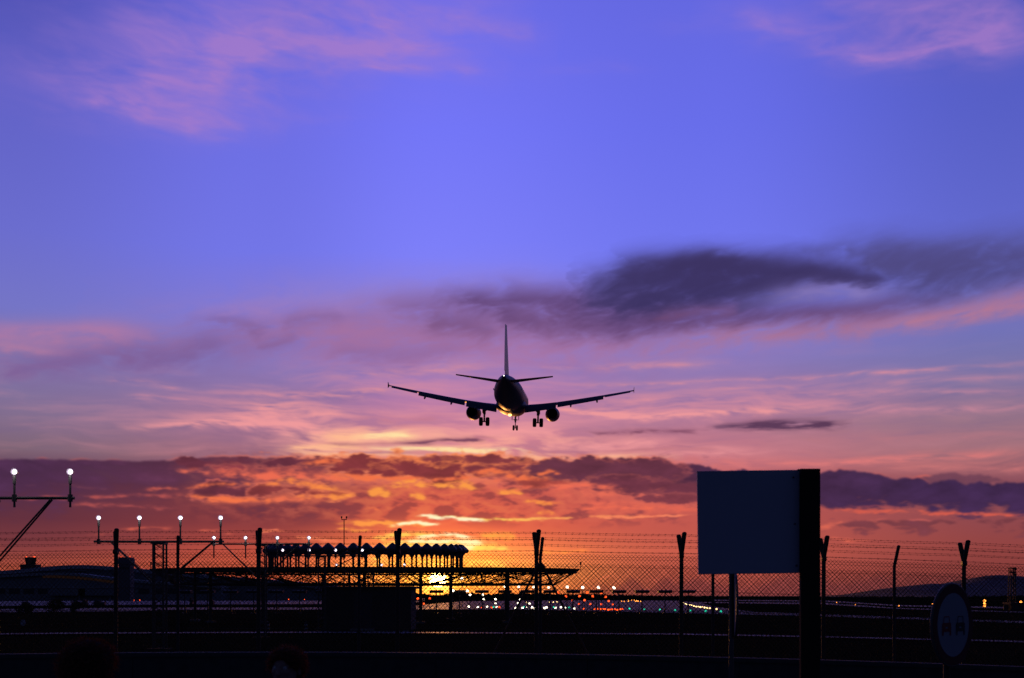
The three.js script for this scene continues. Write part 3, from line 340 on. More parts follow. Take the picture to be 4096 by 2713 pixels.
{ // short grass standing on the field: blades in tufts, nobody could count them
  const rnd = seeded(31), pos = [];
  for (let i = 0; i < 46; i++) { const x = (rnd() - 0.5) * 1.1, z = (rnd() - 0.5) * 1.1, h = 0.05 + rnd() * 0.075, a = rnd() * 6.28, w = 0.014, lx = (rnd() - 0.5) * 0.07, lz = (rnd() - 0.5) * 0.07; pos.push(x - Math.cos(a) * w, -0.01, z - Math.sin(a) * w, x + Math.cos(a) * w, -0.01, z + Math.sin(a) * w, x + lx, h, z + lz); }
  const g = new THREE.BufferGeometry(); g.setAttribute('position', new THREE.Float32BufferAttribute(pos, 3)); g.computeVertexNormals();
  const blade = new THREE.MeshPhysicalMaterial({ color: lin(0.04, 0.042, 0.02), roughness: 0.9, side: THREE.DoubleSide, specularIntensity: 0.2, transmission: 0.12, thickness: 0 });
  const spots = [], road = (x, z) => { const D = -z, p = 948 + (4400 * x) / D; return Math.abs(7920 / D - (151 + 8.2e-6 * Math.pow(p - 200, 2))) < 4.5; };
  for (let D = 18.6; D < 141;) { const step = 0.75 + (D - 18) * 0.035, wide = D * 0.5 + 4; for (let x = -wide; x < wide; x += 0.8 + D * 0.006) { const px = x + (rnd() - 0.5) * 0.6, pz = -D - (rnd() - 0.5) * step; if (!road(px, pz)) spots.push([px, pz, 0.8 + rnd() * 0.7]); } D += step; }
  const m = new THREE.InstancedMesh(g, blade, spots.length), M = new THREE.Matrix4(), Q = new THREE.Quaternion(), Y = new THREE.Vector3(0, 1, 0);
  spots.forEach(([x, z, s], i) => { const k = 1 + -z * 0.006; Q.setFromAxisAngle(Y, rnd() * 6.28); M.compose(new THREE.Vector3(x, 0, z), Q, new THREE.Vector3(k, s, k)); m.setMatrixAt(i, M); });
  m.name = 'grass'; m.userData = { kind: 'stuff', label: 'dark short grass between the fences and the taxiway', category: 'grass' }; m.castShadow = m.receiveShadow = true; scene.add(m);
}

// ---------------------------------------------------------------- the airliner on final approach (own axes: x right, y up, z aft of the main gear)
{
  const plane = thing('airliner', 'twin-engined airliner seen from behind, wheels down, about to land', 'airliner', [-0.05, 29.75, -155]);
  plane.rotation.set(6.5 * D2R, -2.9 * D2R, -1.7 * D2R, 'YXZ');
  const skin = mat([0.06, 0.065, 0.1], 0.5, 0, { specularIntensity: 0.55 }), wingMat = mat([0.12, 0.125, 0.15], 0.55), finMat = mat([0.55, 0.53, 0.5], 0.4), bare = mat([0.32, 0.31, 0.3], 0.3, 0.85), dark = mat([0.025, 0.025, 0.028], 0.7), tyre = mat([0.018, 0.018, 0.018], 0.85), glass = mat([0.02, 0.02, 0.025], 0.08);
  const Z = (s) => s - 17.7, N = 40;
  const hull = [[0, -0.62, 0.04, 0.04], [0.25, -0.6, 0.42, 0.4], [0.8, -0.52, 0.78, 0.78], [1.8, -0.36, 1.2, 1.24], [3, -0.18, 1.56, 1.62], [4.6, -0.05, 1.86, 1.94], [6.5, 0, 1.975, 2.07], [12, 0, 1.975, 2.07], [18, 0, 1.975, 2.07], [23.5, 0, 1.975, 2.07], [26, 0.07, 1.94, 1.99], [28.5, 0.27, 1.77, 1.77], [31, 0.55, 1.46, 1.43], [33.5, 0.84, 1.04, 1.02], [35.5, 1.04, 0.64, 0.64], [36.8, 1.16, 0.36, 0.38], [37.45, 1.2, 0.2, 0.21]];
  const ring = ([s, y, w, h]) => Array.from({ length: N }, (_, i) => { const t = (i / N) * 2 * Math.PI; return [Math.cos(t) * w, y + Math.sin(t) * h, Z(s)]; });
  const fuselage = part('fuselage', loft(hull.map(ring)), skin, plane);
  part('exhaust', rodGeo([0, 1.2, Z(37.4)], [0, 1.22, Z(37.56)], 0.15, 16), dark, fuselage);
  for (const sx of [-1, 1]) for (let i = 0; i < 30; i++) {       // cabin windows
    const g = new THREE.CylinderGeometry(0.13, 0.13, 0.03, 8); g.scale(1, 1, 1.35); g.rotateZ(Math.PI / 2); g.translate(sx * 1.93, 0.48, Z(6.6 + i * 0.72)); part('cabin_window', g, glass, fuselage);
  }
  const belly = [[10.6, -1.2, 0.7, 0.5], [11.6, -1.15, 1.55, 0.98], [13.2, -1.1, 2.02, 1.22], [16, -1.1, 2.14, 1.32], [19, -1.1, 2.12, 1.3], [21, -1.15, 1.85, 1.05], [22.6, -1.35, 1.2, 0.66], [23.6, -1.6, 0.4, 0.3]];
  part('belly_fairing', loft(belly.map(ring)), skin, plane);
  // aerofoil sections
  const foil = (x, y, le, chord, th, twist = 0) => {
    const up = [], lo = [];
    for (let i = 0; i <= 12; i++) { const t = 0.5 - 0.5 * Math.cos((i / 12) * Math.PI), h = 5 * th * (0.2969 * Math.sqrt(t) - 0.126 * t - 0.3516 * t * t + 0.2843 * t ** 3 - 0.1015 * t ** 4) * chord; up.push([t * chord, h * 1.05]); lo.push([t * chord, -h * 0.85]); }
    return [...up, ...lo.slice(1, -1).reverse()].map(([u, v]) => [x, y + v * Math.cos(twist) - (u - chord * 0.25) * Math.sin(twist), Z(le) + u * Math.cos(twist)]);
  };
  const wy = (x) => -1.18 + (Math.abs(x) - 1.97) * 0.128 + 0.4 * ((Math.abs(x) - 1.97) / 15) ** 2, wle = (x) => 12.35 + (Math.abs(x) - 1.97) * 0.5206, wte = (x) => (Math.abs(x) < 6.4 ? 18.2 : 18.2 + (Math.abs(x) - 6.4) * 0.315);
  const fence = (() => { const s = new THREE.Shape(); s.moveTo(-0.9, 0); s.lineTo(0.35, 0.44); s.lineTo(0.55, 0.42); s.lineTo(0.6, 0); s.lineTo(0.55, -0.34); s.lineTo(0.35, -0.36); s.closePath(); const g = new THREE.ExtrudeGeometry(s, { depth: 0.03, bevelEnabled: false }); g.rotateY(-Math.PI / 2); return g; })();
  const nacelle = (() => { const p = [[0.72, 2.3], [0.75, 2.35], [0.9, 1.6], [1.02, 0.4], [1.05, -0.8], [1.02, -1.7], [0.93, -2.25], [0.87, -2.35], [0.82, -2.25], [0.8, -1.4], [0.74, 0], [0.68, 2.28], [0.72, 2.3]].map(([r, z]) => new THREE.Vector2(r, z)); const g = new THREE.LatheGeometry(p, 36); g.rotateX(Math.PI / 2); return g; })();
  for (const s of [-1, 1]) {
    const xs = [0.6, 1.97, 4.2, 6.4, 9, 12.9, 15.4, 16.9].map((x) => s * x);
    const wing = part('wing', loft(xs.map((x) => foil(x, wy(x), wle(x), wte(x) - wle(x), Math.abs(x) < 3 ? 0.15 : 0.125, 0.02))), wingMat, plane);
    // flaps let down, aileron drooped a little
    const slab = (name, x0, x1, c0, c1, drop, ang) => part(name, loft([x0, (x0 + x1) / 2, x1].map((x, i) => { const c = [c0, (c0 + c1) / 2, c1][i]; return foil(s * x, wy(x) - drop, wte(x) - 0.12, c, 0.13, ang); })), wingMat, wing);
    slab('flap', 2.0, 6.3, 1.75, 1.5, 0.16, 38 * D2R); slab('flap', 6.5, 12.8, 1.35, 1.0, 0.13, 36 * D2R); slab('aileron', 13.0, 16.4, 0.95, 0.75, 0.05, 24 * D2R);
    for (const [x, len, h] of [[5.05, 2.4, 0.42], [8.35, 2.3, 0.44], [11.95, 1.9, 0.34]]) {      // flap track fairings
      const g = new THREE.SphereGeometry(1, 12, 10); g.scale(0.13, h * 0.5, len * 0.5); g.rotateX(0.3); g.translate(s * x, wy(x) - 0.62, Z(wte(x)) + 0.25); part('flap_track_fairing', g, wingMat, wing);
    }
    for (const x of [7.1, 9.6, 10.7]) part('hinge', boxGeo(0.07, 0.22, 0.35, s * x, wy(x) - 0.48, Z(wte(x)) + 0.3), dark, wing);
    const tip = part('wingtip_fence', fence, wingMat, wing); tip.position.set(s * 16.95, wy(16.9), Z(20.9));
    // engine
    const engine = part('engine', nacelle, mat([0.1, 0.105, 0.13], 0.5), plane); engine.position.set(s * 5.75, -1.95, Z(13.4));
    const plug = new THREE.ConeGeometry(0.36, 1.3, 20); plug.rotateX(Math.PI / 2); plug.translate(0, 0, 1.4); part('exhaust_cone', plug, bare, engine);
    const disk = new THREE.CylinderGeometry(0.74, 0.74, 0.05, 28); disk.rotateX(Math.PI / 2); disk.translate(0, 0, 0.4); part('turbine_disc', disk, dark, engine);
    part('strake', boxGeo(0.03, 0.3, 0.8, -s * 0.86, 0.75, -1.2), wingMat, engine).rotation.z = s * 0.0;
    part('pylon', loft([[-1.3, 0.12, 1.15, 0.98], [0.2, 0.17, 1.35, 0.95], [2.2, 0.17, 1.3, 0.75], [3.2, 0.06, 1.1, 0.8]].map(([z, w, a, b]) => [[-w, b, z], [w, b, z], [w, a, z], [-w, a, z]])), wingMat, engine);
    // main gear
    const gear = new THREE.Group(); gear.name = 'main_gear'; gear.position.set(s * 3.795, 0, 0.1); plane.add(gear);
    rod('strut', [0, -0.9, 0], [0, -2.4, 0], 0.2, bare, gear, 12); rod('piston', [0, -2.3, 0], [0, -3.45, 0], 0.13, bare, gear, 12); rod('axle', [-0.62, -3.42, 0], [0.62, -3.42, 0], 0.08, dark, gear, 10);
    rod('side_brace', [0, -2.0, 0], [-s * 1.15, -1.15, 0], 0.09, dark, gear, 8); rod('drag_brace', [0, -2.0, 0], [0, -1.1, -0.9], 0.06, dark, gear, 8); rod('torque_link', [0, -2.35, 0.12], [0, -2.85, 0.34], 0.045, dark, gear); rod('torque_link', [0, -2.85, 0.34], [0, -3.3, 0.12], 0.045, dark, gear);
    part('gear_door', boxGeo(0.05, 1.35, 1.1, s * 0.24, -1.55, 0), wingMat, gear);
    for (const w of [-1, 1]) { const g = new THREE.LatheGeometry([[0.2, -0.19], [0.4, -0.215], [0.52, -0.2], [0.575, -0.13], [0.587, 0], [0.575, 0.13], [0.52, 0.2], [0.4, 0.215], [0.2, 0.19]].map(([r, y]) => new THREE.Vector2(r, y)), 28); g.scale(1.06, 1.22, 1.06); g.rotateZ(Math.PI / 2); g.translate(w * 0.47, -3.4, 0); const wh = part('wheel', g, tyre, gear); part('hub', rodGeo([w * 0.46 - 0.2, -3.42, 0], [w * 0.46 + 0.2, -3.42, 0], 0.22, 16), bare, wh); }
    // tailplane
    part('tailplane', loft([0.4, 1.2, 3.5, 6.02].map((x) => foil(s * x, 0.92 + x * 0.1, 31.9 + x * 0.6, 3.55 - x * 0.37, 0.1, -0.02))), wingMat, plane);
  }
  // fin and rudder
  const finRing = (y, le, c, t) => foil(0, 0, 0, c, t).map(([, v, z]) => [v, y, Z(le) + z - Z(0)]);
  part('fin', loft([[1.3, 28.6, 6.1, 0.095], [2.1, 29.6, 5.3, 0.095], [5, 32.1, 3.85, 0.09], [7.75, 34.35, 2.2, 0.085]].map((a) => finRing(...a))), finMat, plane);
  part('rudder', loft([[2.2, 34.8, 1.85, 0.07], [5, 35.85, 1.35, 0.07], [7.6, 36.5, 0.85, 0.07]].map((a) => finRing(...a))), finMat, plane);
  // nose gear
  const nose = new THREE.Group(); nose.name = 'nose_gear'; nose.position.set(0, 0, Z(5.07)); plane.add(nose);
  rod('strut', [0, -1.6, 0.1], [0, -2.9, 0], 0.13, bare, nose, 12); rod('piston', [0, -2.8, 0], [0, -3.75, 0], 0.07, bare, nose, 12); rod('drag_brace', [0, -2.6, 0], [0, -1.7, -1], 0.06, dark, nose, 8); rod('axle', [-0.36, -3.75, 0], [0.36, -3.75, 0], 0.06, dark, nose, 8);
  for (const s of [-1, 1]) { part('nose_door', boxGeo(0.04, 0.75, 1.5, s * 0.5, -2.2, 0.2), skin, nose); const g = new THREE.LatheGeometry([[0.12, -0.1], [0.3, -0.11], [0.37, -0.06], [0.38, 0], [0.37, 0.06], [0.3, 0.11], [0.12, 0.1]].map(([r, y]) => new THREE.Vector2(r, y)), 24); g.scale(1.1, 1.3, 1.1); g.rotateZ(Math.PI / 2); g.translate(s * 0.26, -3.72, 0); part('wheel', g, tyre, nose); }
  for (const x of [-0.22, 0.22]) rod('taxi_lamp', [x, -2.5, -0.1], [x, -2.5, -0.28], 0.1, bare, nose, 10);
  // glow and point light added as the belly sun glint; a tail lamp
  { const g = new THREE.SphereGeometry(0.22, 16, 12); g.scale(1.1, 0.8, 1.2); g.translate(-0.12, -2.47, Z(19.2)); part('belly_glint_glow', g, lampMat([1, 0.42, 0.09], 7), plane); const p = new THREE.PointLight(lin(1, 0.45, 0.12), 1.2); p.name = 'added_glint_light'; p.shadow.radius = 10; p.castShadow = true; p.position.set(-0.12, -2.5, Z(19.2)); plane.add(p); }
  { const g = new THREE.SphereGeometry(0.07, 12, 8); g.translate(0, 1.38, Z(37.45)); part('tail_light', g, lampMat([1, 0.9, 0.8], 6), plane); }
}

// ---------------------------------------------------------------- approach light masts, each a crossbar of four lamps on a lattice mast
const bulbMat = lampMat([1, 0.93, 0.98], 4), reflectorMat = lampMat([0.8, 0.55, 0.85], 0.75), mastMat = mat([0.09, 0.085, 0.08], 0.6, 0.3);
const lampShell = (() => { const g = new THREE.LatheGeometry([[0, -0.07], [0.045, -0.065], [0.075, -0.03], [0.086, 0.015], [0.086, 0.035], [0.078, 0.035], [0.076, 0.02]].map(([r, y]) => new THREE.Vector2(r, y)), 20); g.rotateX(Math.PI / 2); return g; })();
const lampLens = (() => { const g = new THREE.SphereGeometry(0.078, 20, 8, 0, Math.PI * 2, 0, 0.9); g.scale(1, 0.5, 1); g.translate(0, -0.005, 0); g.rotateX(Math.PI / 2); g.scale(1.25, 1.25, 1); return g; })();
const lampBulb = (() => { const g = new THREE.SphereGeometry(0.056, 16, 8, 0, Math.PI * 2, 0, 1.3); g.scale(1, 0.5, 1); g.rotateX(Math.PI / 2); g.translate(0.012, -0.006, 0.022); return g; })();
function approachMast(label, bar, lamps, lampY, stemLow, mastX, mastW, braces, z, glow) {
  const t = thing('approach_light_mast', label, 'light mast', [mastX, 0, z], 'approach light masts');
  const [x0, x1, y] = bar, h = mastW / 2;
  rod('crossbar', [x0 - mastX, y, 0], [x1 - mastX, y, 0], 0.037, mastMat, t, 10);
  for (const x of lamps) {
    const lx = x - mastX, top = lampY - 0.07, lamp = new THREE.Group(); lamp.name = 'lamp'; lamp.position.set(lx, lampY, 0); t.add(lamp);
    lamp.rotation.set(-0.04, 0.12, 0);
    part('lamp_housing', lampShell, darkSteel, lamp); part('reflector', lampLens, reflectorMat, lamp); part('bulb', lampBulb, bulbMat, lamp);
    if (glow) { const p = new THREE.PointLight(lin(1, 0.9, 0.98), 0.25); p.name = 'lamp_glow'; p.shadow.radius = 3; p.castShadow = true; p.position.set(0, 0, 0.14); lamp.add(p); }
    rod('stem', [lx, stemLow, 0], [lx, top, 0], 0.029, mastMat, t, 8); rod('stem_collar', [lx, top - 0.22, 0], [lx, top, 0], 0.042, mastMat, t, 8); rod('clamp', [lx, y - 0.085, 0], [lx, y + 0.085, 0], 0.062, mastMat, t, 8);
  }
  for (const [bx, by, my, side] of braces) for (const dz of [-0.05, 0.06]) rod('brace', [bx - mastX, by, dz], [side * h, my, dz * 2], 0.022, mastMat, t, 6);
  const legs = [[-h, -h * 0.7], [h, -h * 0.7], [-h * 0.72, h * 0.9], [h * 0.98, h * 0.9]];
  for (const [lx, lz] of legs) rod('mast_leg', [lx, 0, lz], [lx, y - 0.05, lz], 0.034, mastMat, t, 8);
  const n = Math.round(y / 0.3);
  for (let i = 0; i < n; i++) { const a = (y / n) * i + 0.02, b = (y / n) * (i + 1) - 0.06; for (const f of [0, 2]) { rod('lattice_bar', [legs[f][0], a, legs[f][1]], [legs[f + 1][0], b, legs[f + 1][1]], 0.011, mastMat, t, 5); rod('lattice_bar', [legs[f + 1][0], a, legs[f + 1][1]], [legs[f][0], b, legs[f][1]], 0.011, mastMat, t, 5); } }
  part('top_plate', boxGeo(mastW * 1.15, 0.05, mastW, 0, y - 0.06, 0), mastMat, t);
  part('foot', boxGeo(mastW * 1.7, 0.06, mastW * 1.7, 0, 0.03, 0), mat([0.05, 0.048, 0.045], 1, 0, { specularIntensity: 0.2 }), t);
}
approachMast('tall light mast at the left picture edge, its two visible lamps highest of all', [-14.739, -10.586, 4.17], [-14.733, -13.385, -12.037, -10.688], 4.805, 3.946, -12.708, 0.42, [[-11.142, 4.134, 2.58, 1], [-14.273, 4.134, 2.58, -1]], -26.6, true);
approachMast('light mast with four lamps on long stems, between the two leftmost thick fence posts', [-13.916, -9.591, 3.613], [-13.758, -12.402, -11.038, -9.699], 4.404, 3.555, -11.745, 0.4, [[-13.334, 3.588, 2.258, -1], [-9.965, 3.588, 2.258, 1]], -36.6, true);
approachMast('light mast with stems hanging far below its bar, left of the antenna ring', [-12.855, -8.538, 4.017], [-12.716, -11.363, -10.009, -8.666], 4.284, 3.41, -10.691, 0.38, [[-12.301, 3.985, 2.599, -1], [-9.092, 3.985, 2.599, 1]], -46.9, true);
approachMast('light mast whose four lamps shine in front of the antenna ring roof caps', [-11.862, -7.522, 3.849], [-11.684, -10.335, -8.985, -7.636], 4.142, 3.696, -9.698, 0.36, [[-11.302, 3.824, 3.009, -1], [-7.942, 3.824, 3.009, 1]], -56);
approachMast('lowest light mast, its four lamps just above the deck of the antenna platform', [-10.599, -6.252, 3.378], [-10.45, -9.14, -7.771, -6.416], 3.661, 3.214, -8.426, 0.34, [[-10.093, 3.348, 2.619, -1], [-6.758, 3.348, 2.619, 1]], -65.5);

// ---------------------------------------------------------------- the beacon station: a ring of capped antennas on a trussed round deck
{
  const CX = -10.238, CZ = -77, SQ = 0.44, R = 15, H = EYE + 1.88;                // deck edge as an ellipse, long side across
  const t = thing('beacon_station', 'radio beacon on a wide trussed deck with a ring of roofed antennas, sun behind it', 'radio beacon', [CX, 0, CZ]);
  const at = (r, k, y) => [Math.cos(k) * r, y, Math.sin(k) * r * SQ];
  const iron = mat([0.05, 0.048, 0.047], 0.65, 0.3), deckMat = mat([0.075, 0.072, 0.07], 0.7, 0.2), capMat = mat([0.1, 0.1, 0.115], 0.5);
  { const g = new THREE.CylinderGeometry(R, R - 0.12, 0.16, 96); g.scale(1, 1, SQ); g.translate(0, H - 0.08, 0); part('deck', g, deckMat, t); }
  const M = 40, RB = 13.3, HB = EYE + 0.80;
  for (let i = 0; i < M; i++) {
    const k = (i / M) * 2 * Math.PI, k1 = ((i + 1) / M) * 2 * Math.PI;
    rod('ring_beam', at(RB, k, HB), at(RB, k1, HB), 0.06, iron, t, 6); rod('ring_beam', at(R - 0.25, k, H - 0.24), at(R - 0.25, k1, H - 0.24), 0.07, iron, t, 6); rod('ring_beam', at(8.4, k, HB), at(8.4, k1, HB), 0.035, iron, t, 6);
    rod('truss_bar', at(RB, k, HB), at(R - 0.25, k1, H - 0.2), 0.025, iron, t, 5); rod('truss_bar', at(RB, k1, HB), at(R - 0.25, k, H - 0.2), 0.031, iron, t, 5);
    rod('truss_bar', at(8.4, k, HB), at(8.4, k1, H - 0.16), 0.024, iron, t, 5); rod('truss_bar', at(8.4, k1, HB), at(8.4, k, H - 0.16), 0.024, iron, t, 5); rod('truss_bar', at(8.4, k, HB), at(12, k1, H - 0.16), 0.024, iron, t, 5);
    if (i % 2 === 0) { rod('radial_beam', at(2, k, HB), at(RB, k, HB), 0.03, iron, t, 5); rod('truss_bar', at(4.5, k, HB), at(8.4, k, H - 0.16), 0.024, iron, t, 5); rod('truss_bar', at(8.4, k, H - 0.16), at(RB, k, HB), 0.024, iron, t, 5); rod('truss_bar', at(RB, k, HB), at(R - 0.3, k, H - 0.2), 0.024, iron, t, 5); }
  }
  const legK = (x, f) => { const k = Math.acos(clamp(x / 12.6, -1, 1)); return f * k; };
  for (const [x, f, r] of [[-9.94, 1, 0.11], [-6.09, 1, 0.13], [-3.902, -1, 0.1], [0.648, 1, 0.12], [4.27, 1, 0.11], [5.67, -1, 0.13], [9.923, 1, 0.15], [-1.977, -1, 0.1], [-12.302, -1, 0.1]]) {
    const k = legK(x, f), p = at(12.6, k, 0), q = at(12.6, k, H - 0.2); rod('leg', p, q, r, iron, t, 8); part('footing', boxGeo(0.6, 0.15, 0.6, p[0], 0.075, p[2]), mat([0.2, 0.2, 0.2], 0.9), t);
  }
  // antennas with their roof caps
  const capGeo = (() => { const p = [[0, 1.72], [0.06, 1.71], [0.13, 1.66], [0.43, 1.39], [0.475, 1.34], [0.475, 1.25], [0.42, 1.14], [0.2, 1.1], [0.11, 0.95], [0.075, 0.78], [0.0, 0.78]].map(([r, y]) => new THREE.Vector2(r, y)); const g = new THREE.LatheGeometry(p, 8).toNonIndexed(); g.computeVertexNormals(); return g; })();
  const stalk = new THREE.CylinderGeometry(0.062, 0.07, 0.85, 8); stalk.translate(0, 0.42, 0);
  for (let i = 0; i < 48; i++) {
    const k = ((i + 0.5) / 48) * 2 * Math.PI, a = new THREE.Group(); a.name = 'antenna'; const [x, , z] = at(6.75, k, 0); a.position.set(x, H, z); t.add(a);
    part('antenna_cap', capGeo, capMat, a); part('antenna_post', stalk, iron, a);
  }
  // monitor aerials at both ends of the deck
  for (const s of [-1, 1]) { rod('monitor_pole', [s * 15.05, H - 0.1, 0], [s * 15.05, H + 0.5, 0], 0.025, iron, t, 6); rod('monitor_aerial', [s * 15.05, H + 0.32, 0], [s * 15.05, H + 0.52, 0], 0.06, iron, t, 8); }
  // wind sensor mast
  const wm = thing('wind_mast', 'slender wind sensor mast with two cups, standing over the antenna ring', 'wind mast', [-10.538, 0, -69]);
  rod('pole', [0, 0, 0], [0, 6.599, 0], 0.045, iron, wm, 8, 0.028); rod('crossarm', [-0.16, 6.599, 0], [0.16, 6.599, 0], 0.025, iron, wm, 6);
  for (const s of [-1, 1]) { rod('sensor_stem', [s * 0.15, 6.599, 0], [s * 0.15, 6.74, 0], 0.022, iron, wm, 6); rod('sensor', [s * 0.155, 6.693, 0], [s * 0.155, 6.802, 0], 0.048, iron, wm, 10); }
  { const g = new THREE.LatheGeometry([[0, 0.42], [0.05, 0.4], [0.09, 0.3], [0.09, 0.1], [0.04, 0], [0, 0]].map(([r, y]) => new THREE.Vector2(r, y)), 10); g.translate(0, 4.105, 0); part('junction_box', g, iron, wm); }
  // equipment hut
  const hut = thing('equipment_hut', 'low dark equipment hut below the antenna deck, beside the setting sun', 'hut', [-7.514, 0, -57]);
  const W = 4.56, HH = 2.189, wallM = new THREE.MeshPhysicalMaterial({ color: lin(0.09, 0.08, 0.07), roughness: 0.9, map: speckle });
  part('wall', boxGeo(W, HH, 3, 0, HH / 2, -1.5), wallM, hut); part('roof', bevelBox(W + 0.3, 0.12, 3.3, 0.03).translate(0, HH + 0.06, -1.5), wallM, hut);
  const door = part('door', boxGeo(0.95, 1.95, 0.05, -0.2, 0.99, 0.02), mat([0.05, 0.05, 0.06], 0.6), hut); part('handle', boxGeo(0.12, 0.03, 0.05, 0.16, 1.0, 0.07), steel, door);
  part('vent', boxGeo(0.6, 0.35, 0.04, 1.3, 1.7, 0.02), darkSteel, hut); part('step', boxGeo(1.2, 0.12, 0.5, -0.2, 0.06, 0.3), mat([0.25, 0.25, 0.25], 0.9), hut);
}

// ---------------------------------------------------------------- the row of T-shaped localizer aerials in front of the runway
{
  const m = mat([0.06, 0.055, 0.05], 0.6, 0.3), D = 113, head = (() => { const g = new THREE.CylinderGeometry(0.165, 0.165, 1.42, 10); g.rotateZ(Math.PI / 2); g.scale(1, 1, 2.6); return g; })();
  let proto = null;
  const NTH = ['first', 'second', 'third', 'fourth', 'fifth', 'sixth', 'seventh'];
  const place = (px, k, i) => {
    let t;
    const label = k < 0 ? `dim T-shaped aerial in the row left of the hut, ${NTH[i]} from the left` : [`T-shaped aerial between the hut and the braced post, ${NTH[i]} from the left`, `T-shaped aerial right of the braced fence post, ${NTH[i]} from the left`, 'rightmost T-shaped localizer aerial, right beside the forked post left of the board'][k];
    if (!proto) {
      t = proto = thing('localizer_aerial', label, 'aerial', [0, 0, -D], 'localizer aerial row');
      const hd = part('aerial_head', head, m, t); hd.position.y = 2.26; rod('post', [0, 0, 0], [0, 2.12, 0], 0.055, m, t, 8); rod('cap_rod', [0, 2.3, 0], [0, 2.52, 0], 0.04, m, t, 6);
      for (const [x, z] of [[-0.62, 0.3], [0.62, 0.3], [0, -0.7]]) rod('stay', [x, 0, z], [0, 0.85, 0], 0.03, m, t, 6);
      part('base_plate', boxGeo(0.5, 0.06, 0.5, 0, 0.03, 0), m, t);
    } else { t = proto.clone(); t.name = numbered('localizer_aerial'); t.userData = { label, category: 'aerial', group: 'localizer aerial row' }; scene.add(t); }
    t.position.x = px;
  };
  for (const [i, x] of [-33.643, -31.28, -28.918, -26.555, -24.192, -21.83, -19.467].entries()) place(x, -1, i);
  for (const [i, x] of [-7.756, -5.393, -3.082, -0.719, 1.592].entries()) place(x, 0, i);
  for (const [i, x] of [3.929, 6.266, 8.655, 10.992, 13.355, 15.717].entries()) place(x, 1, i);
  place(18.106, 2);
}

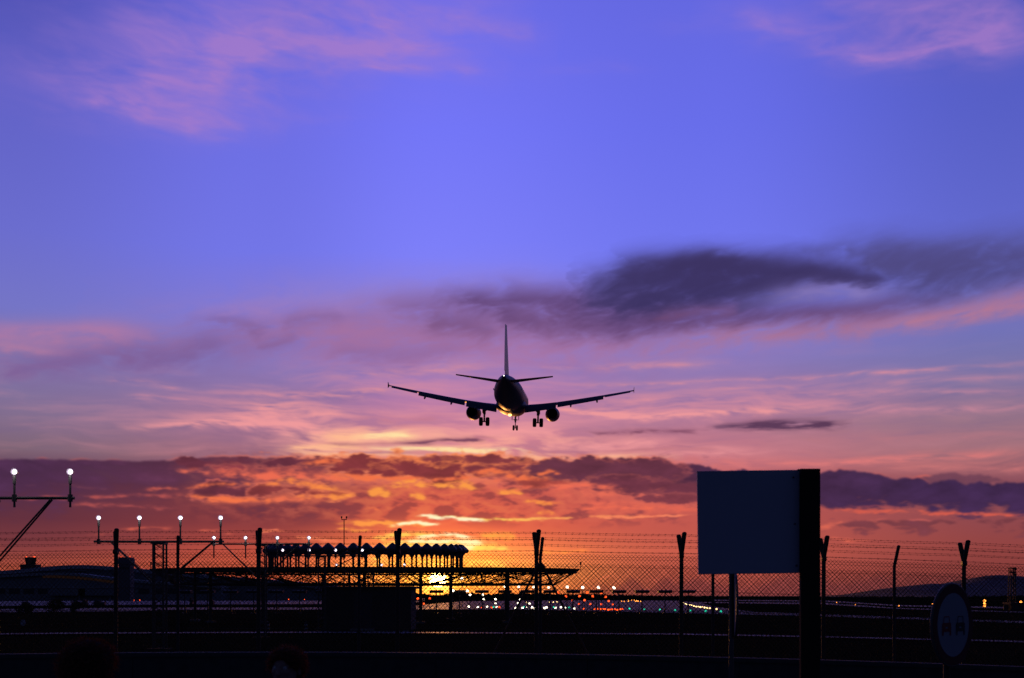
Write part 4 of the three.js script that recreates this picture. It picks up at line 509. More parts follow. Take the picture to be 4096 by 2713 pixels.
// ---------------------------------------------------------------- lights on the airfield
{
  const white = lampMat([1, 0.84, 0.62], 6), red = lampMat([1, 0.075, 0.01], 4), green = lampMat([0.02, 0.8, 0.48], 1.5), amber = lampMat([1, 0.66, 0.26], 5), orange = lampMat([1, 0.3, 0.04], 4);
  const bulb = (r) => { const g = new THREE.LatheGeometry([[0, r], [r * 0.55, r * 0.82], [r * 0.92, r * 0.4], [r, 0], [r * 0.85, -r * 0.5], [r * 0.6, -r * 0.75], [0, -r * 0.75]].map(([a, b]) => new THREE.Vector2(a, b)), 12); return g; };
  const geos = {}, B = (r) => (geos[r] ??= bulb(r));
  const light = (name, label, group, [x, y, z], r, m) => {
    const t = thing(name, label, 'light', [x, 0, z], group); r *= 1.08; const b = part('bulb', B(r), m, t); b.position.y = Math.max(y, r);
    if (y > 0.5) { rod('post', [0, 0, 0], [0, y - r * 0.5, 0], 0.03, darkSteel, t, 5); part('foot', boxGeo(0.3, 0.06, 0.3, 0, 0.03, 0), darkSteel, t); } else part('base', new THREE.CylinderGeometry(r * 0.6, r * 0.9, Math.max(0.06, y), 8).translate(0, Math.max(0.03, y / 2 - r * 0.3), 0), darkSteel, t);
  };
  const ORD = ['first', 'second', 'third', 'fourth', 'fifth', 'sixth', 'seventh', 'eighth', 'ninth', 'tenth', 'eleventh', 'twelfth', 'thirteenth', 'fourteenth', 'fifteenth'];
  const lights = (name, label, group, list, r, m) => list.sort((a, b) => a[0] / -a[2] - b[0] / -b[2]).forEach((p, i) => light(name, `${label}, ${ORD[i]} from the left`, group, p, r, m));
  lights('approach_light', 'white light in the row right of the braced post', 'white lights right of the braced post', [[5.023, 2.618, -100], [6.432, 2.573, -100], [7.864, 2.573, -100], [9.273, 2.55, -100]], 0.125, white);
  lights('approach_light', 'white light just under the right end of the antenna deck', 'white lights under the deck end', [[-0.662, 2.675, -104], [0.662, 2.675, -104], [2.08, 2.651, -104], [3.475, 2.604, -104]], 0.11, white);
  lights('approach_light', 'white light between the sun and the braced post', 'white lights right of the sun', [[-6.007, 2.335, -112], [-4.556, 2.309, -112], [-4.735, 1.941, -124], [-3.325, 1.941, -124], [-3.544, 1.392, -138], [-2.07, 1.392, -138], [0.941, 1.361, -138], [-2.25, 0.811, -150], [0.818, 0.811, -150], [2.386, 0.777, -150], [-4.318, 3.29, -95]], 0.125, white);
  lights('ground_light', 'white ground light along the near runway edge', 'white ground lights', [[-6.291, 0.236, -160], [-4.982, 0.2, -160], [-3.636, 0.236, -160], [-2.255, 0.236, -160], [0.477, 0.198, -150], [1.432, 0.164, -150], [2.155, 0.22, -158], [2.727, 0.232, -150], [2.966, 0.185, -145], [4.373, 0.185, -148], [4.705, 0.232, -150], [5.932, 0.198, -150], [6.869, 0.215, -155], [7.131, 0.185, -148], [8.295, 0.174, -146]], 0.14, white);
  lights('side_row_light', 'red light on a post right of the braced post', 'red lights right of the braced post', [[4.904, 2.169, -116], [6.214, 1.771, -126], [6.38, 2.222, -116], [7.732, 1.771, -126], [7.935, 2.169, -116], [9.25, 1.771, -126], [9.438, 2.143, -116], [10.739, 1.714, -126], [7.48, 1.275, -136], [8.995, 1.275, -136], [11.962, 1.182, -136], [8.893, 0.771, -146], [10.386, 0.738, -146], [11.846, 0.705, -146], [13.372, 0.705, -146]], 0.125, red);
  lights('ground_light', 'red ground light in the line right of the braced post', 'red ground lights', [[9.23, 0.154, -142], [10.5, 0.145, -140], [11.024, 0.166, -141], [11.134, 0.138, -138], [11.562, 0.157, -139], [11.699, 0.138, -138], [11.695, 0.064, -134], [12.116, 0.1, -136], [12.545, 0.138, -138], [12.828, 0.119, -137], [12.852, 0.064, -134], [13.643, 0.138, -138], [13.963, 0.157, -139]], 0.11, red);
  lights('side_row_light', 'red light in the cluster below the sun', 'red lights below the sun', [[-10.808, 1.961, -118], [-10.967, 1.509, -128], [-9.571, 1.509, -128], [-11.677, 1.005, -140], [-11.713, 0.771, -146], [-13.206, 0.805, -146], [-4.036, 0.253, -148], [-2.758, 0.253, -148], [-1.705, 0.266, -150]], 0.12, red);
  lights('threshold_light', 'green threshold light among the white ground lights', 'green lights among white ones', [[-2.607, 0.25, -155], [1.656, 0.25, -155], [5.88, 0.243, -154], [7.807, 0.232, -150]], 0.12, green);
  lights('threshold_light', 'green threshold light in the line right of the red lights', 'green lights on the right', [[15.061, 0.166, -141], [16.502, 0.15, -137], [17.895, 0.137, -133], [18.848, 0.155, -127], [20.284, 0.152, -125], [21.312, 0.15, -121], [22.23, 0.151, -117]], 0.11, green);
  lights('edge_light', 'warm runway edge light in the chain left of the board pole', 'runway edge chain', [[41.316, 0.174, -265], [37.013, 0.144, -235], [35.217, 0.135, -222], [33.658, 0.145, -208], [32.682, 0.118, -200], [30.113, 0.104, -182], [29.48, 0.1, -176], [28.823, 0.1, -170], [28.789, 0.101, -168], [28.748, 0.083, -166], [28.036, 0.091, -160], [27.512, 0.074, -155], [27.325, 0.073, -152], [26.213, 0.07, -141]], 0.115, amber);
  lights('far_light', 'tiny orange light in the far cluster above the runway', 'far orange cluster', [[32.85, 0.15, -330], [33.75, 0.113, -330], [42.364, 0.345, -400], [34.95, 0.225, -330], [43.545, 0.255, -400], [44.455, 0.255, -400], [37.05, 0.225, -330], [40.827, 0.245, -360], [37.875, 0.225, -330], [38.55, 0.15, -330]], 0.17, orange);
  lights('far_light', 'tiny pale light far off, left of the red cluster', 'far pale lights', [[10.159, 0.164, -300], [11.25, 0.164, -300], [12.682, 0.18, -310], [13.668, 0.18, -310], [3.757, 0.116, -285]], 0.14, amber);
  lights('far_light', 'tiny orange light on the field between board and mountain', 'far orange lights on the right', [[85.616, 0.086, -290], [67.139, 0.09, -215], [66.845, 0.073, -190], [89.834, 0.091, -235]], 0.1, orange);
  lights('far_light', 'tiny red light on the apron at the left', 'far red lights on the left', [[-113.4, 0.525, -330], [-111.675, 0.525, -330], [-81.273, 0.573, -400], [-75.455, 0.573, -400]], 0.16, red);
  light('field_lamp', 'tall glowing orange lamp cluster on the field right of the round sign', 'orange field lamps', [73.061, 1.066, -170], 0.2, orange); light('field_lamp', 'smaller orange lamp at the right picture edge, beside the lattice tower', 'orange field lamps', [78.702, 0.873, -170], 0.2, orange);
  { const t = scene.children[scene.children.length - 2]; for (const dy of [-0.42, -0.8]) { const b = part('bulb', B(0.19), orange, t); b.position.y = 1.066 + dy; } }
}

// ---------------------------------------------------------------- low concrete wall and the two perimeter fences; their tops dip towards both ends over a gentle crest
const dip = (x, D) => 6.5e-6 * Math.pow(948 + (4400 * x) / D, 2) * (D / 4400);
const wireMat = mat([0.16, 0.10, 0.06], 0.6, 0.35), postMat = mat([0.05, 0.04, 0.034], 0.75), postMat2 = mat([0.045, 0.036, 0.03], 0.75);
{
  const D = 17.5, T = 0.24, H = EYE - (224 / 4400) * D, wall = thing('concrete_wall', 'low grey concrete wall along the road, in front of both fences', 'wall', [0, 0, -D]);
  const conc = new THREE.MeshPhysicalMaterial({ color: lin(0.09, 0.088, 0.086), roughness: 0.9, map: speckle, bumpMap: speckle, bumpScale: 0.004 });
  const xs = Array.from({ length: 34 }, (_, i) => -13.2 + i * 0.8), prof = (x, w, y0, y1) => [[x, y0, w / 2], [x, y1 - dip(x, D), w / 2], [x, y1 - dip(x, D), -w / 2], [x, y0, -w / 2]];
  const flat = (g) => { const n = g.toNonIndexed(); n.computeVertexNormals(); const p = n.attributes.position, uv = new Float32Array(p.count * 2); for (let i = 0; i < p.count; i++) { uv[2 * i] = p.getX(i) / 1.7; uv[2 * i + 1] = (p.getY(i) + p.getZ(i)) / 1.7; } n.setAttribute('uv', new THREE.BufferAttribute(uv, 2)); return n; };
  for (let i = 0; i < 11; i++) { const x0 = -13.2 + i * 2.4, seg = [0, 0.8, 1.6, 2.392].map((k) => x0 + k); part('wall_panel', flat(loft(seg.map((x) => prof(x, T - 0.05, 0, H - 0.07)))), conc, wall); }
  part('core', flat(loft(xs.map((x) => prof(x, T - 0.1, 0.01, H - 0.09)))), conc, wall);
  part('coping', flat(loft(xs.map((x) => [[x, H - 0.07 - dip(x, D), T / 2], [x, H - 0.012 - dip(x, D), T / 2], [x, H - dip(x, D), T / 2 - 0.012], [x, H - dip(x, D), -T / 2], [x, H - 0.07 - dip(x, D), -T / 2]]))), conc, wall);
}
function chainlink(x0, x1, low, high, D, r) {                 // woven zigzag wires, one geometry per bay
  const w = 0.0405, cols = Math.round((x1 - x0) / w), sx = (x1 - x0) / cols, pos = [], idx = [];
  const seg = (ax, ay, az, bx, by, bz) => {                   // a three-sided wire
    const dx = bx - ax, dy = by - ay, l = Math.hypot(dx, dy), nx = -dy / l, ny = dx / l, o = pos.length / 3;
    for (const [px, py, pz] of [[ax, ay, az], [bx, by, bz]]) for (const [u, v] of [[1, 0.3], [-1, 0.3], [0, -0.9]]) pos.push(px + nx * u * r, py + ny * u * r, pz + v * r);
    for (let j = 0; j < 3; j++) { const k = (j + 1) % 3; idx.push(o + j, o + 3 + j, o + k, o + k, o + 3 + j, o + 3 + k); }
  };
  for (let c = 0; c < cols; c++) {
    const xa = x0 + c * sx, xb = xa + sx, top = high - dip((xa + xb) / 2, D), n = Math.floor((high - low) / w); let px = 0, py = 0, pz = 0;
    for (let j = 0; j <= n; j++) { const y = top - j * w, side = (j + c) % 2, x = side ? xb : xa, z = (side ? 1 : -1) * r * 0.9; if (j) seg(px, py, pz, x, y, z); px = x; py = y; pz = z; }
  }
  const g = new THREE.BufferGeometry(); g.setAttribute('position', new THREE.Float32BufferAttribute(pos, 3)); g.setIndex(idx); g.computeVertexNormals(); return g;
}
function strand(xs, yf, z, D, r, barbed, rnd) {               // a wire from post to post, sagging a little, with barbs twisted on
  const gs = [];
  for (let i = 0; i < xs.length - 1; i++) {
    const a = xs[i], b = xs[i + 1], sag = 0.006 + rnd() * 0.018, P = (t) => { const x = a + (b - a) * t; return [x, yf - dip(x, D) - sag * 4 * t * (1 - t), z]; };
    for (let k = 0; k < 6; k++) gs.push(rodGeo(P(k / 6), P((k + 1) / 6), r, 4));
    if (barbed) for (let x = a + 0.05; x < b; x += 0.13 + rnd() * 0.02) { const p = P((x - a) / (b - a)), q = rnd() * 3; for (const s of [0.8, -0.8]) { const c = Math.cos(q + s) * 0.02, e = Math.sin(q + s) * 0.02; gs.push(rodGeo([p[0] - c, p[1] - e, p[2]], [p[0] + c, p[1] + e, p[2] + 0.004], r * 0.9, 3)); } }
  }
  return mergeGeometries(gs);
}
{
  // near fence: thin posts with a kinked top
  const D = 18.3, rnd = seeded(5), top = 2.378, f = thing('chain_link_fence', 'nearer chain-link fence with thin kinked posts, right behind the concrete wall', 'fence', [0, 0, -D]);
  const xs = [-8.559, -5.548, -2.541, 0.47, 3.336, 6.347, 9.358], all = [xs[0] - 1.2, ...xs];
  for (let i = 0; i < all.length - 1; i++) { const m = part('mesh_panel', chainlink(all[i], all[i + 1], 0.5, top, D, 0.0034), wireMat, f); m.userData.kind = 'stuff'; }
  for (const x of xs) { const y = top - dip(x, D), p = new THREE.Group(); p.name = 'post'; p.position.set(x, 0, 0.045); f.add(p); rod('post_tube', [0, 0, 0], [0, y + 0.1, 0], 0.026, postMat, p, 12); rod('post_arm', [0, y + 0.08, 0], [0.035, y + 0.40, 0.10], 0.027, postMat, p, 12); { const c = new THREE.SphereGeometry(0.03, 12, 8); c.translate(0.036, y + 0.40, 0.10); part('post_cap', c, postMat, p); } }
  for (const y of [top - 0.045, top - 0.42, top - 1.1, top - 1.7]) part('line_wire', strand(all, y, 0.008, D, 0.0022, false, rnd), wireMat, f);
  for (const [dy, dz] of [[0.2, 0.06], [0.38, 0.1]]) part('barbed_wire', strand(all, top + dy, 0.045 + dz, D, 0.0021, true, rnd), wireMat, f);
  const bx = xs[3], by = top - dip(xs[3], D) - 0.03;           // braces of the straining post
  for (const [x1, b0] of [[-0.982, -0.03], [0.998, 0.03]]) { rod('brace', [bx + b0, by, 0.04], [bx + x1, 0.42, 0.1], 0.02, rust, f, 10); rod('brace_bracket', [bx + b0 * 0.3, by + 0.01, 0.04], [bx + b0 * 2.2, by - 0.06, 0.05], 0.036, postMat, f, 8); }
}
{
  // far fence: stout posts forked at the top for barbed wire
  const D = 23.4, rnd = seeded(9), top = 2.747, f = thing('chain_link_fence', 'farther chain-link fence with stout Y-forked posts and barbed wire on top', 'fence', [0, 0, -D]);
  const xs = [-11.413, -8.408, -5.377, -2.425, 0.521, 3.6, 6.621, 9.599, 12.615];
  for (let i = 0; i < xs.length - 1; i++) { const m = part('mesh_panel', chainlink(xs[i], xs[i + 1], 0.4, top, D, 0.0037), wireMat, f); m.userData.kind = 'stuff'; }
  const y0 = 2.805, y1 = 3.199;
  for (const x of xs) {
    const d = dip(x, D), p = new THREE.Group(); p.name = 'post'; p.position.set(x, -d, 0.05); f.add(p);
    rod('post_tube', [-0.012, d, 0], [0, y0 + 0.03, 0], 0.043, postMat2, p, 14);
    const front = rod('fork_arm', [0, y0 - 0.03, 0], [0.045, y1 + 0.015, 0.094], 0.046, postMat2, p, 14, 0.05), rear = rod('fork_arm', [0, y0 - 0.03, 0], [-0.045, y1 - 0.03, -0.094], 0.046, postMat2, p, 14, 0.05);
    for (const [a, c] of [[front, [0.046, y1 + 0.015, 0.095]], [rear, [-0.046, y1 - 0.03, -0.095]]]) { const g = new THREE.SphereGeometry(0.052, 14, 8); g.scale(1, 0.7, 1); g.translate(...c); part('arm_cap', g, postMat2, a); }
    rod('tie', [-0.05, y0 - 0.05, 0], [0.05, y0 - 0.05, 0.01], 0.055, darkSteel, p, 10);
  }
  for (const y of [top - 0.04, top - 0.1, top - 0.75, top - 1.5]) part('line_wire', strand(xs, y, 0.008, D, 0.0026, false, rnd), wireMat, f);
  part('barbed_wire', strand(xs, top + 0.055, 0.06, D, 0.0026, true, rnd), wireMat, f);
  for (const [k, s] of [[0.34, 1], [0.68, 1], [0.97, 1], [0.28, -1], [0.62, -1], [0.94, -1]]) part('barbed_wire', strand(xs, y0 + (y1 - y0) * k, 0.05 + s * 0.094 * k + s * 0.05, D, 0.0026, true, rnd), wireMat, f);
}

// ---------------------------------------------------------------- road signs seen from behind and from the side
{
  const D = 9, t = thing('sign_board', 'blank back of a large square road sign board on a thick dark post', 'sign', [2.416, 0, -D]);
  const w = 0.847, h = 0.843, plate = new THREE.MeshPhysicalMaterial({ color: lin(0.42, 0.45, 0.53), roughness: 0.6, metalness: 0.2 });
  const board = part('board', bevelBox(w, h, 0.035, 0.006), plate, t); board.position.set(1.939 - 2.416, 2.403, 0.02); board.rotation.z = 0.75 * D2R;
  for (const [x, y] of [[0.4, 0.42], [0.42, 0.06], [0.43, -0.38], [0.36, 0.36], [0.365, -0.02], [0.375, -0.36]]) { const g = new THREE.CylinderGeometry(0.007, 0.008, 0.012, 10); g.rotateX(Math.PI / 2); g.translate(x, y, 0.022); part('rivet', g, darkSteel, board); }
  for (const y of [0.33, -0.33]) part('clamp_rail', boxGeo(w * 0.94, 0.05, 0.03, 0, y, -0.033), darkSteel, board);
  const post = part('post', bevelBox(0.158, 2.831, 0.07, 0.012), mat([0.03, 0.026, 0.02], 0.9, 0, { specularIntensity: 0.3 }), t); post.position.set(0, 2.831 / 2, 0.08);
  part('base_plate', boxGeo(0.4, 0.03, 0.4, 0, 0.02, 0.06), darkSteel, t);
}
function roundSign(label, pos, turn, dia, faceFront, poleR, poleTop, poleOff, poleM) {
  const t = thing('round_sign', label, 'sign', pos); const s = new THREE.Group(); s.name = 'sign_plate'; s.position.y = faceFront.y; s.rotation.y = turn; t.add(s);
  const back = new THREE.CylinderGeometry(dia / 2, dia / 2, 0.03, 64); back.rotateX(Math.PI / 2); part('backing', back, mat([0.16, 0.16, 0.17], 0.6, 0.3), s);
  if (faceFront.print) {
    const R = dia / 2, ring = new THREE.RingGeometry(R * 0.77, R * 0.985, 64), face = new THREE.CircleGeometry(R * 0.77, 64); ring.translate(0, 0, 0.019); face.translate(0, 0, 0.019);
    part('red_ring', ring, mat([0.09, 0.004, 0.006], 0.7), s); part('white_face', face, mat([0.27, 0.285, 0.34], 0.7), s);
    const car = (x, m, name) => {                             // rear view of a car: roof frame, body, two wheels
      const c = new THREE.Shape(); c.moveTo(-0.095, -0.06); c.lineTo(-0.095, 0.015); c.lineTo(-0.085, 0.03); c.lineTo(-0.07, 0.03); c.lineTo(-0.055, 0.1); c.lineTo(0.055, 0.1); c.lineTo(0.07, 0.03); c.lineTo(0.085, 0.03); c.lineTo(0.095, 0.015); c.lineTo(0.095, -0.06); c.lineTo(0.092, -0.1); c.lineTo(0.062, -0.1); c.lineTo(0.06, -0.06); c.lineTo(-0.06, -0.06); c.lineTo(-0.062, -0.1); c.lineTo(-0.092, -0.1); c.closePath();
      const hole = new THREE.Path(); hole.moveTo(-0.056, 0.033); hole.lineTo(0.056, 0.033); hole.lineTo(0.046, 0.09); hole.lineTo(-0.046, 0.09); hole.closePath(); c.holes.push(hole);
      const plate = new THREE.Path(); plate.moveTo(-0.025, -0.028); plate.lineTo(0.025, -0.028); plate.lineTo(0.025, -0.008); plate.lineTo(-0.025, -0.008); plate.closePath(); c.holes.push(plate);
      const g = new THREE.ShapeGeometry(c); g.scale(1.05, 1.05, 1); g.translate(x, -0.01, 0.0225); part(name, g, m, s);
    };
    car(-0.155, mat([0.22, 0.01, 0.01], 0.6), 'red_car_symbol'); car(0.15, mat([0.02, 0.02, 0.02], 0.6), 'black_car_symbol');
  }
  const rim = new THREE.TorusGeometry(dia / 2, 0.012, 8, 64); part('rim', rim, mat([0.12, 0.1, 0.1], 0.5, 0.3), s);
  rod('pole', [poleOff[0], 0, poleOff[1]], [poleOff[0], poleTop, poleOff[1]], poleR, poleM, t, 20); for (const y of [0.2, -0.2]) rod('clamp', [poleOff[0] * 0.2, faceFront.y + y, poleOff[1] * 0.2], [poleOff[0], faceFront.y + y, poleOff[1]], 0.02, darkSteel, t, 8);
}
roundSign('round no-overtaking sign with red and black cars in a red ring, turned aside', [4.8, 0, -12], 41 * D2R, 0.9, { y: 1.486, print: true }, 0.035, 1.786, [-0.035, -0.055], black);
roundSign('round sign seen edge-on, hanging on a galvanised pole below the square board', [3.038, 0, -15], 83 * D2R, 0.9, { y: 1.688, print: false }, 0.034, 2.294, [-0.05, 0.02], mat([0.1, 0.095, 0.095], 0.45, 0.5));

// ---------------------------------------------------------------- two onlookers standing below the camera, heads at the lower picture edge
function sdfGeometry(fn, [cx, cy, cz], half, res) {
  const mc = new MarchingCubes(res, new THREE.MeshBasicMaterial(), false, false, 120000); mc.isolation = 0;
  const h = res / 2; let i = 0;
  for (let z = 0; z < res; z++) for (let y = 0; y < res; y++) for (let x = 0; x < res; x++) mc.field[i++] = -fn(cx + ((x - h) / h) * half, cy + ((y - h) / h) * half, cz + ((z - h) / h) * half);
  mc.update();
  const n = mc.count, g = new THREE.BufferGeometry(), p = new Float32Array(mc.positionArray.slice(0, n * 3));
  for (let k = 0; k < n; k++) { p[3 * k] = cx + p[3 * k] * half; p[3 * k + 1] = cy + p[3 * k + 1] * half; p[3 * k + 2] = cz + p[3 * k + 2] * half; }
  g.setAttribute('position', new THREE.BufferAttribute(p, 3)); g.setAttribute('normal', new THREE.BufferAttribute(new Float32Array(mc.normalArray.slice(0, n * 3)), 3)); return g;
}
const smin = (a, b, k) => { const h = clamp(0.5 + (0.5 * (b - a)) / k); return b + (a - b) * h - k * h * (1 - h); };
const capsule = (ax, ay, az, ra, bx, by, bz, rb) => { const dx = bx - ax, dy = by - ay, dz = bz - az, l = dx * dx + dy * dy + dz * dz; return (x, y, z) => { const t = clamp(((x - ax) * dx + (y - ay) * dy + (z - az) * dz) / l); return Math.hypot(x - ax - dx * t, y - ay - dy * t, z - az - dz * t) - (ra + (rb - ra) * t); }; };
const blob = (cx, cy, cz, rx, ry, rz) => { const m = Math.min(rx, ry, rz); return (x, y, z) => { const k = Math.hypot((x - cx) / rx, (y - cy) / ry, (z - cz) / rz); return (k - 1) * m; }; };
const unite = (list, k) => (x, y, z) => { let d = 9; for (const f of list) d = smin(d, f(x, y, z), k); return d; };
// figure of height 1.6, facing +z, scaled afterwards
function person(label, pos, height, turn, hairMat, hairShape, topMat, legMat) {
  const t = thing('person', label, 'person', pos, 'onlookers below the camera'); t.rotation.y = turn; t.scale.setScalar(height / 1.62);
  const skinM = mat([0.30, 0.19, 0.15], 0.55);
  const limbs = []; for (const s of [-1, 1]) {
    limbs.push(capsule(s * 0.085, 0.86, 0, 0.085, s * 0.1, 0.46, 0.01, 0.058), capsule(s * 0.1, 0.46, 0.01, 0.056, s * 0.105, 0.08, -0.02, 0.038), capsule(s * 0.105, 0.045, -0.03, 0.04, s * 0.12, 0.035, 0.12, 0.03));
    limbs.push(capsule(s * 0.175, 1.3, -0.01, 0.052, s * 0.22, 1.03, -0.02, 0.04), capsule(s * 0.22, 1.03, -0.02, 0.038, s * 0.2, 0.8, 0.06, 0.027), capsule(s * 0.2, 0.8, 0.06, 0.026, s * 0.195, 0.74, 0.075, 0.028));
    for (let f = 0; f < 4; f++) limbs.push(capsule(s * 0.195, 0.725, 0.062 + f * 0.016, 0.0095, s * 0.185, 0.66 + Math.abs(f - 1.4) * 0.008, 0.07 + f * 0.016, 0.008)); limbs.push(capsule(s * 0.19, 0.77, 0.09, 0.011, s * 0.17, 0.715, 0.115, 0.009));
  }
  const trunk = [capsule(0, 0.9, 0, 0.135, 0, 1.1, 0, 0.12), capsule(-0.06, 1.24, 0, 0.115, 0.06, 1.24, 0, 0.115), capsule(-0.13, 1.31, -0.01, 0.06, 0.13, 1.31, -0.01, 0.06), capsule(0, 1.3, -0.01, 0.06, 0, 1.43, 0.005, 0.05)];
  const all = unite([...trunk, ...limbs], 0.022), body = part('body', sdfGeometry(all, [0, 0.74, 0], 0.78, 120), skinM, t);
  const hd = [blob(0, 1.525, -0.01, 0.076, 0.098, 0.094), blob(0, 1.468, 0.03, 0.056, 0.058, 0.058), blob(0, 1.435, 0.062, 0.026, 0.02, 0.022), capsule(0, 1.525, 0.082, 0.009, 0, 1.488, 0.1, 0.014), blob(0.03, 1.5, 0.06, 0.026, 0.022, 0.024), blob(-0.03, 1.5, 0.06, 0.026, 0.022, 0.024), capsule(0, 1.38, -0.005, 0.05, 0, 1.45, 0, 0.048)];
  const ears = [blob(0.079, 1.505, -0.012, 0.011, 0.031, 0.019), blob(-0.079, 1.505, -0.012, 0.011, 0.031, 0.019)], headF = unite(hd, 0.014), earF = unite(ears, 0.004);
  const head = (x, y, z) => { let d = smin(headF(x, y, z), earF(x, y, z), 0.006); for (const s of [-1, 1]) { const e = blob(s * 0.031, 1.522, 0.092, 0.02, 0.011, 0.014)(x, y, z); d = -smin(-d, e, 0.008); } const mth = blob(0, 1.458, 0.092, 0.024, 0.0035, 0.01)(x, y, z); return -smin(-d, mth, 0.005); };
  const h = part('head', sdfGeometry(head, [0, 1.5, 0], 0.15, 100), skinM, body);
  for (const s of [-1, 1]) { const g = new THREE.SphereGeometry(0.0115, 14, 10); g.translate(s * 0.031, 1.521, 0.0745); part('eye', g, mat([0.5, 0.5, 0.5], 0.2), body); }
  // hair: a cap plus loose strands whose bright red colour paints the backlit rim
  const rnd = seeded(Math.round(height * 1000)), gs = [], cap = (x, y, z) => hairShape(x, y, z) + 0.004 * noise(x * 60 + z * 37, y * 60 - z * 21);
  part('hair', sdfGeometry((x, y, z) => cap(x, y, z), [0, 1.52, -0.02], 0.17, 80), hairMat, body);
  for (let i = 0; i < 2600; i++) {
    const u = rnd() * 2 * Math.PI, v = rnd() * 1.5 - 0.5, c = Math.sqrt(Math.max(0, 1 - v * v)), d = [Math.cos(u) * c, v, Math.sin(u) * c]; let r = 0.05;
    if (v < -0.25 && d[2] > 0.1) continue;
    const P = (q) => [d[0] * q, 1.53 + d[1] * q, -0.015 + d[2] * q]; if (cap(...P(0.05)) > 0) continue; while (r < 0.17 && cap(...P(r)) < 0) r += 0.003;
    const a = P(r - 0.006), L = 0.009 + rnd() * 0.019, b = [a[0] + (d[0] + (rnd() - 0.5) * 1.4) * L, a[1] + (d[1] - 0.25 + (rnd() - 0.5) * 1.2) * L, a[2] + (d[2] + (rnd() - 0.5) * 1.4) * L]; gs.push(rodGeo(a, b, 0.0016, 3, 0.0007));
  }
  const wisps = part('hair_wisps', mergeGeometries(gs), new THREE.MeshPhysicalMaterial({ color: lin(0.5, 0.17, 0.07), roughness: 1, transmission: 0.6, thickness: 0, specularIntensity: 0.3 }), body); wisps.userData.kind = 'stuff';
  // clothes: a shell a little outside the body
  part('jacket', sdfGeometry((x, y, z) => Math.max(unite([...trunk, ...limbs.filter((_, i) => [3, 4, 12, 13].includes(i))], 0.03)(x, y, z) - 0.014, y - 1.372, 0.82 - y), [0, 1.1, 0], 0.42, 80), topMat, body);
  part('trousers', sdfGeometry((x, y, z) => Math.max(unite([trunk[0], ...limbs.filter((_, i) => [0, 1, 9, 10].includes(i))], 0.03)(x, y, z) - 0.01, y - 0.9, 0.09 - y), [0, 0.5, 0], 0.5, 80), legMat, body);
  return t;
}
person('onlooker with bushy dark hair at the lower left, seen from behind, watching the plane', [-1.951, 0, -5.1], 1.575, 170 * D2R, mat([0.03, 0.016, 0.01], 0.8, 0, { specularIntensity: 0.4 }), unite([blob(0, 1.555, -0.025, 0.118, 0.088, 0.118), blob(0.03, 1.5, -0.055, 0.095, 0.09, 0.075), blob(-0.03, 1.5, -0.055, 0.095, 0.09, 0.075)], 0.03), mat([0.03, 0.03, 0.04], 0.9), mat([0.03, 0.035, 0.05], 0.9));
person('shorter onlooker with short reddish brown hair, face half turned to the camera', [-1.214, 0, -5.9], 1.51, -14 * D2R, mat([0.05, 0.024, 0.013], 0.8, 0, { specularIntensity: 0.4 }), (x, y, z) => Math.max(unite([blob(0, 1.55, -0.022, 0.094, 0.086, 0.105), blob(0, 1.5, -0.05, 0.086, 0.075, 0.065)], 0.03)(x, y, z), -blob(0.0, 1.49, 0.105, 0.075, 0.085, 0.07)(x, y, z)), mat([0.05, 0.045, 0.05], 0.9), mat([0.03, 0.035, 0.05], 0.9));

// ---------------------------------------------------------------- small things in the grass
for (const [x, k] of [[-12.2, 'left'], [-10.3, 'right']]) {
  const t = thing('marker_post', `short banded marker post by the service road, ${k} one of the pair`, 'marker post', [x, 0, -55], 'marker posts');
  rod('post', [0, 0, 0], [0, 0.44, 0], 0.075, mat([0.03, 0.035, 0.05], 0.7), t, 14); for (const y of [0.14, 0.32]) rod('white_band', [0, y, 0], [0, y + 0.07, 0], 0.079, mat([0.4, 0.42, 0.46], 0.5), t, 14); part('cap', new THREE.SphereGeometry(0.075, 14, 6, 0, Math.PI * 2, 0, Math.PI / 2).translate(0, 0.44, 0), mat([0.03, 0.035, 0.05], 0.7), t);
}
{ const t = thing('marker_disc', 'small pale round marker on a stake in the dark grass at the far left', 'marker', [-28.451, 0, -64]); rod('stake', [0, 0, 0], [0, 0.35, 0], 0.02, darkSteel, t, 8); const g = new THREE.CylinderGeometry(0.17, 0.17, 0.02, 28); g.rotateX(Math.PI / 2); g.rotateZ(-0.3); g.scale(0.85, 1.1, 1); g.translate(0, 0.24, 0.03); part('disc', g, mat([0.4, 0.42, 0.48], 0.6), t); rod('clip', [0, 0.24, 0], [0, 0.24, 0.03], 0.02, darkSteel, t, 8); }

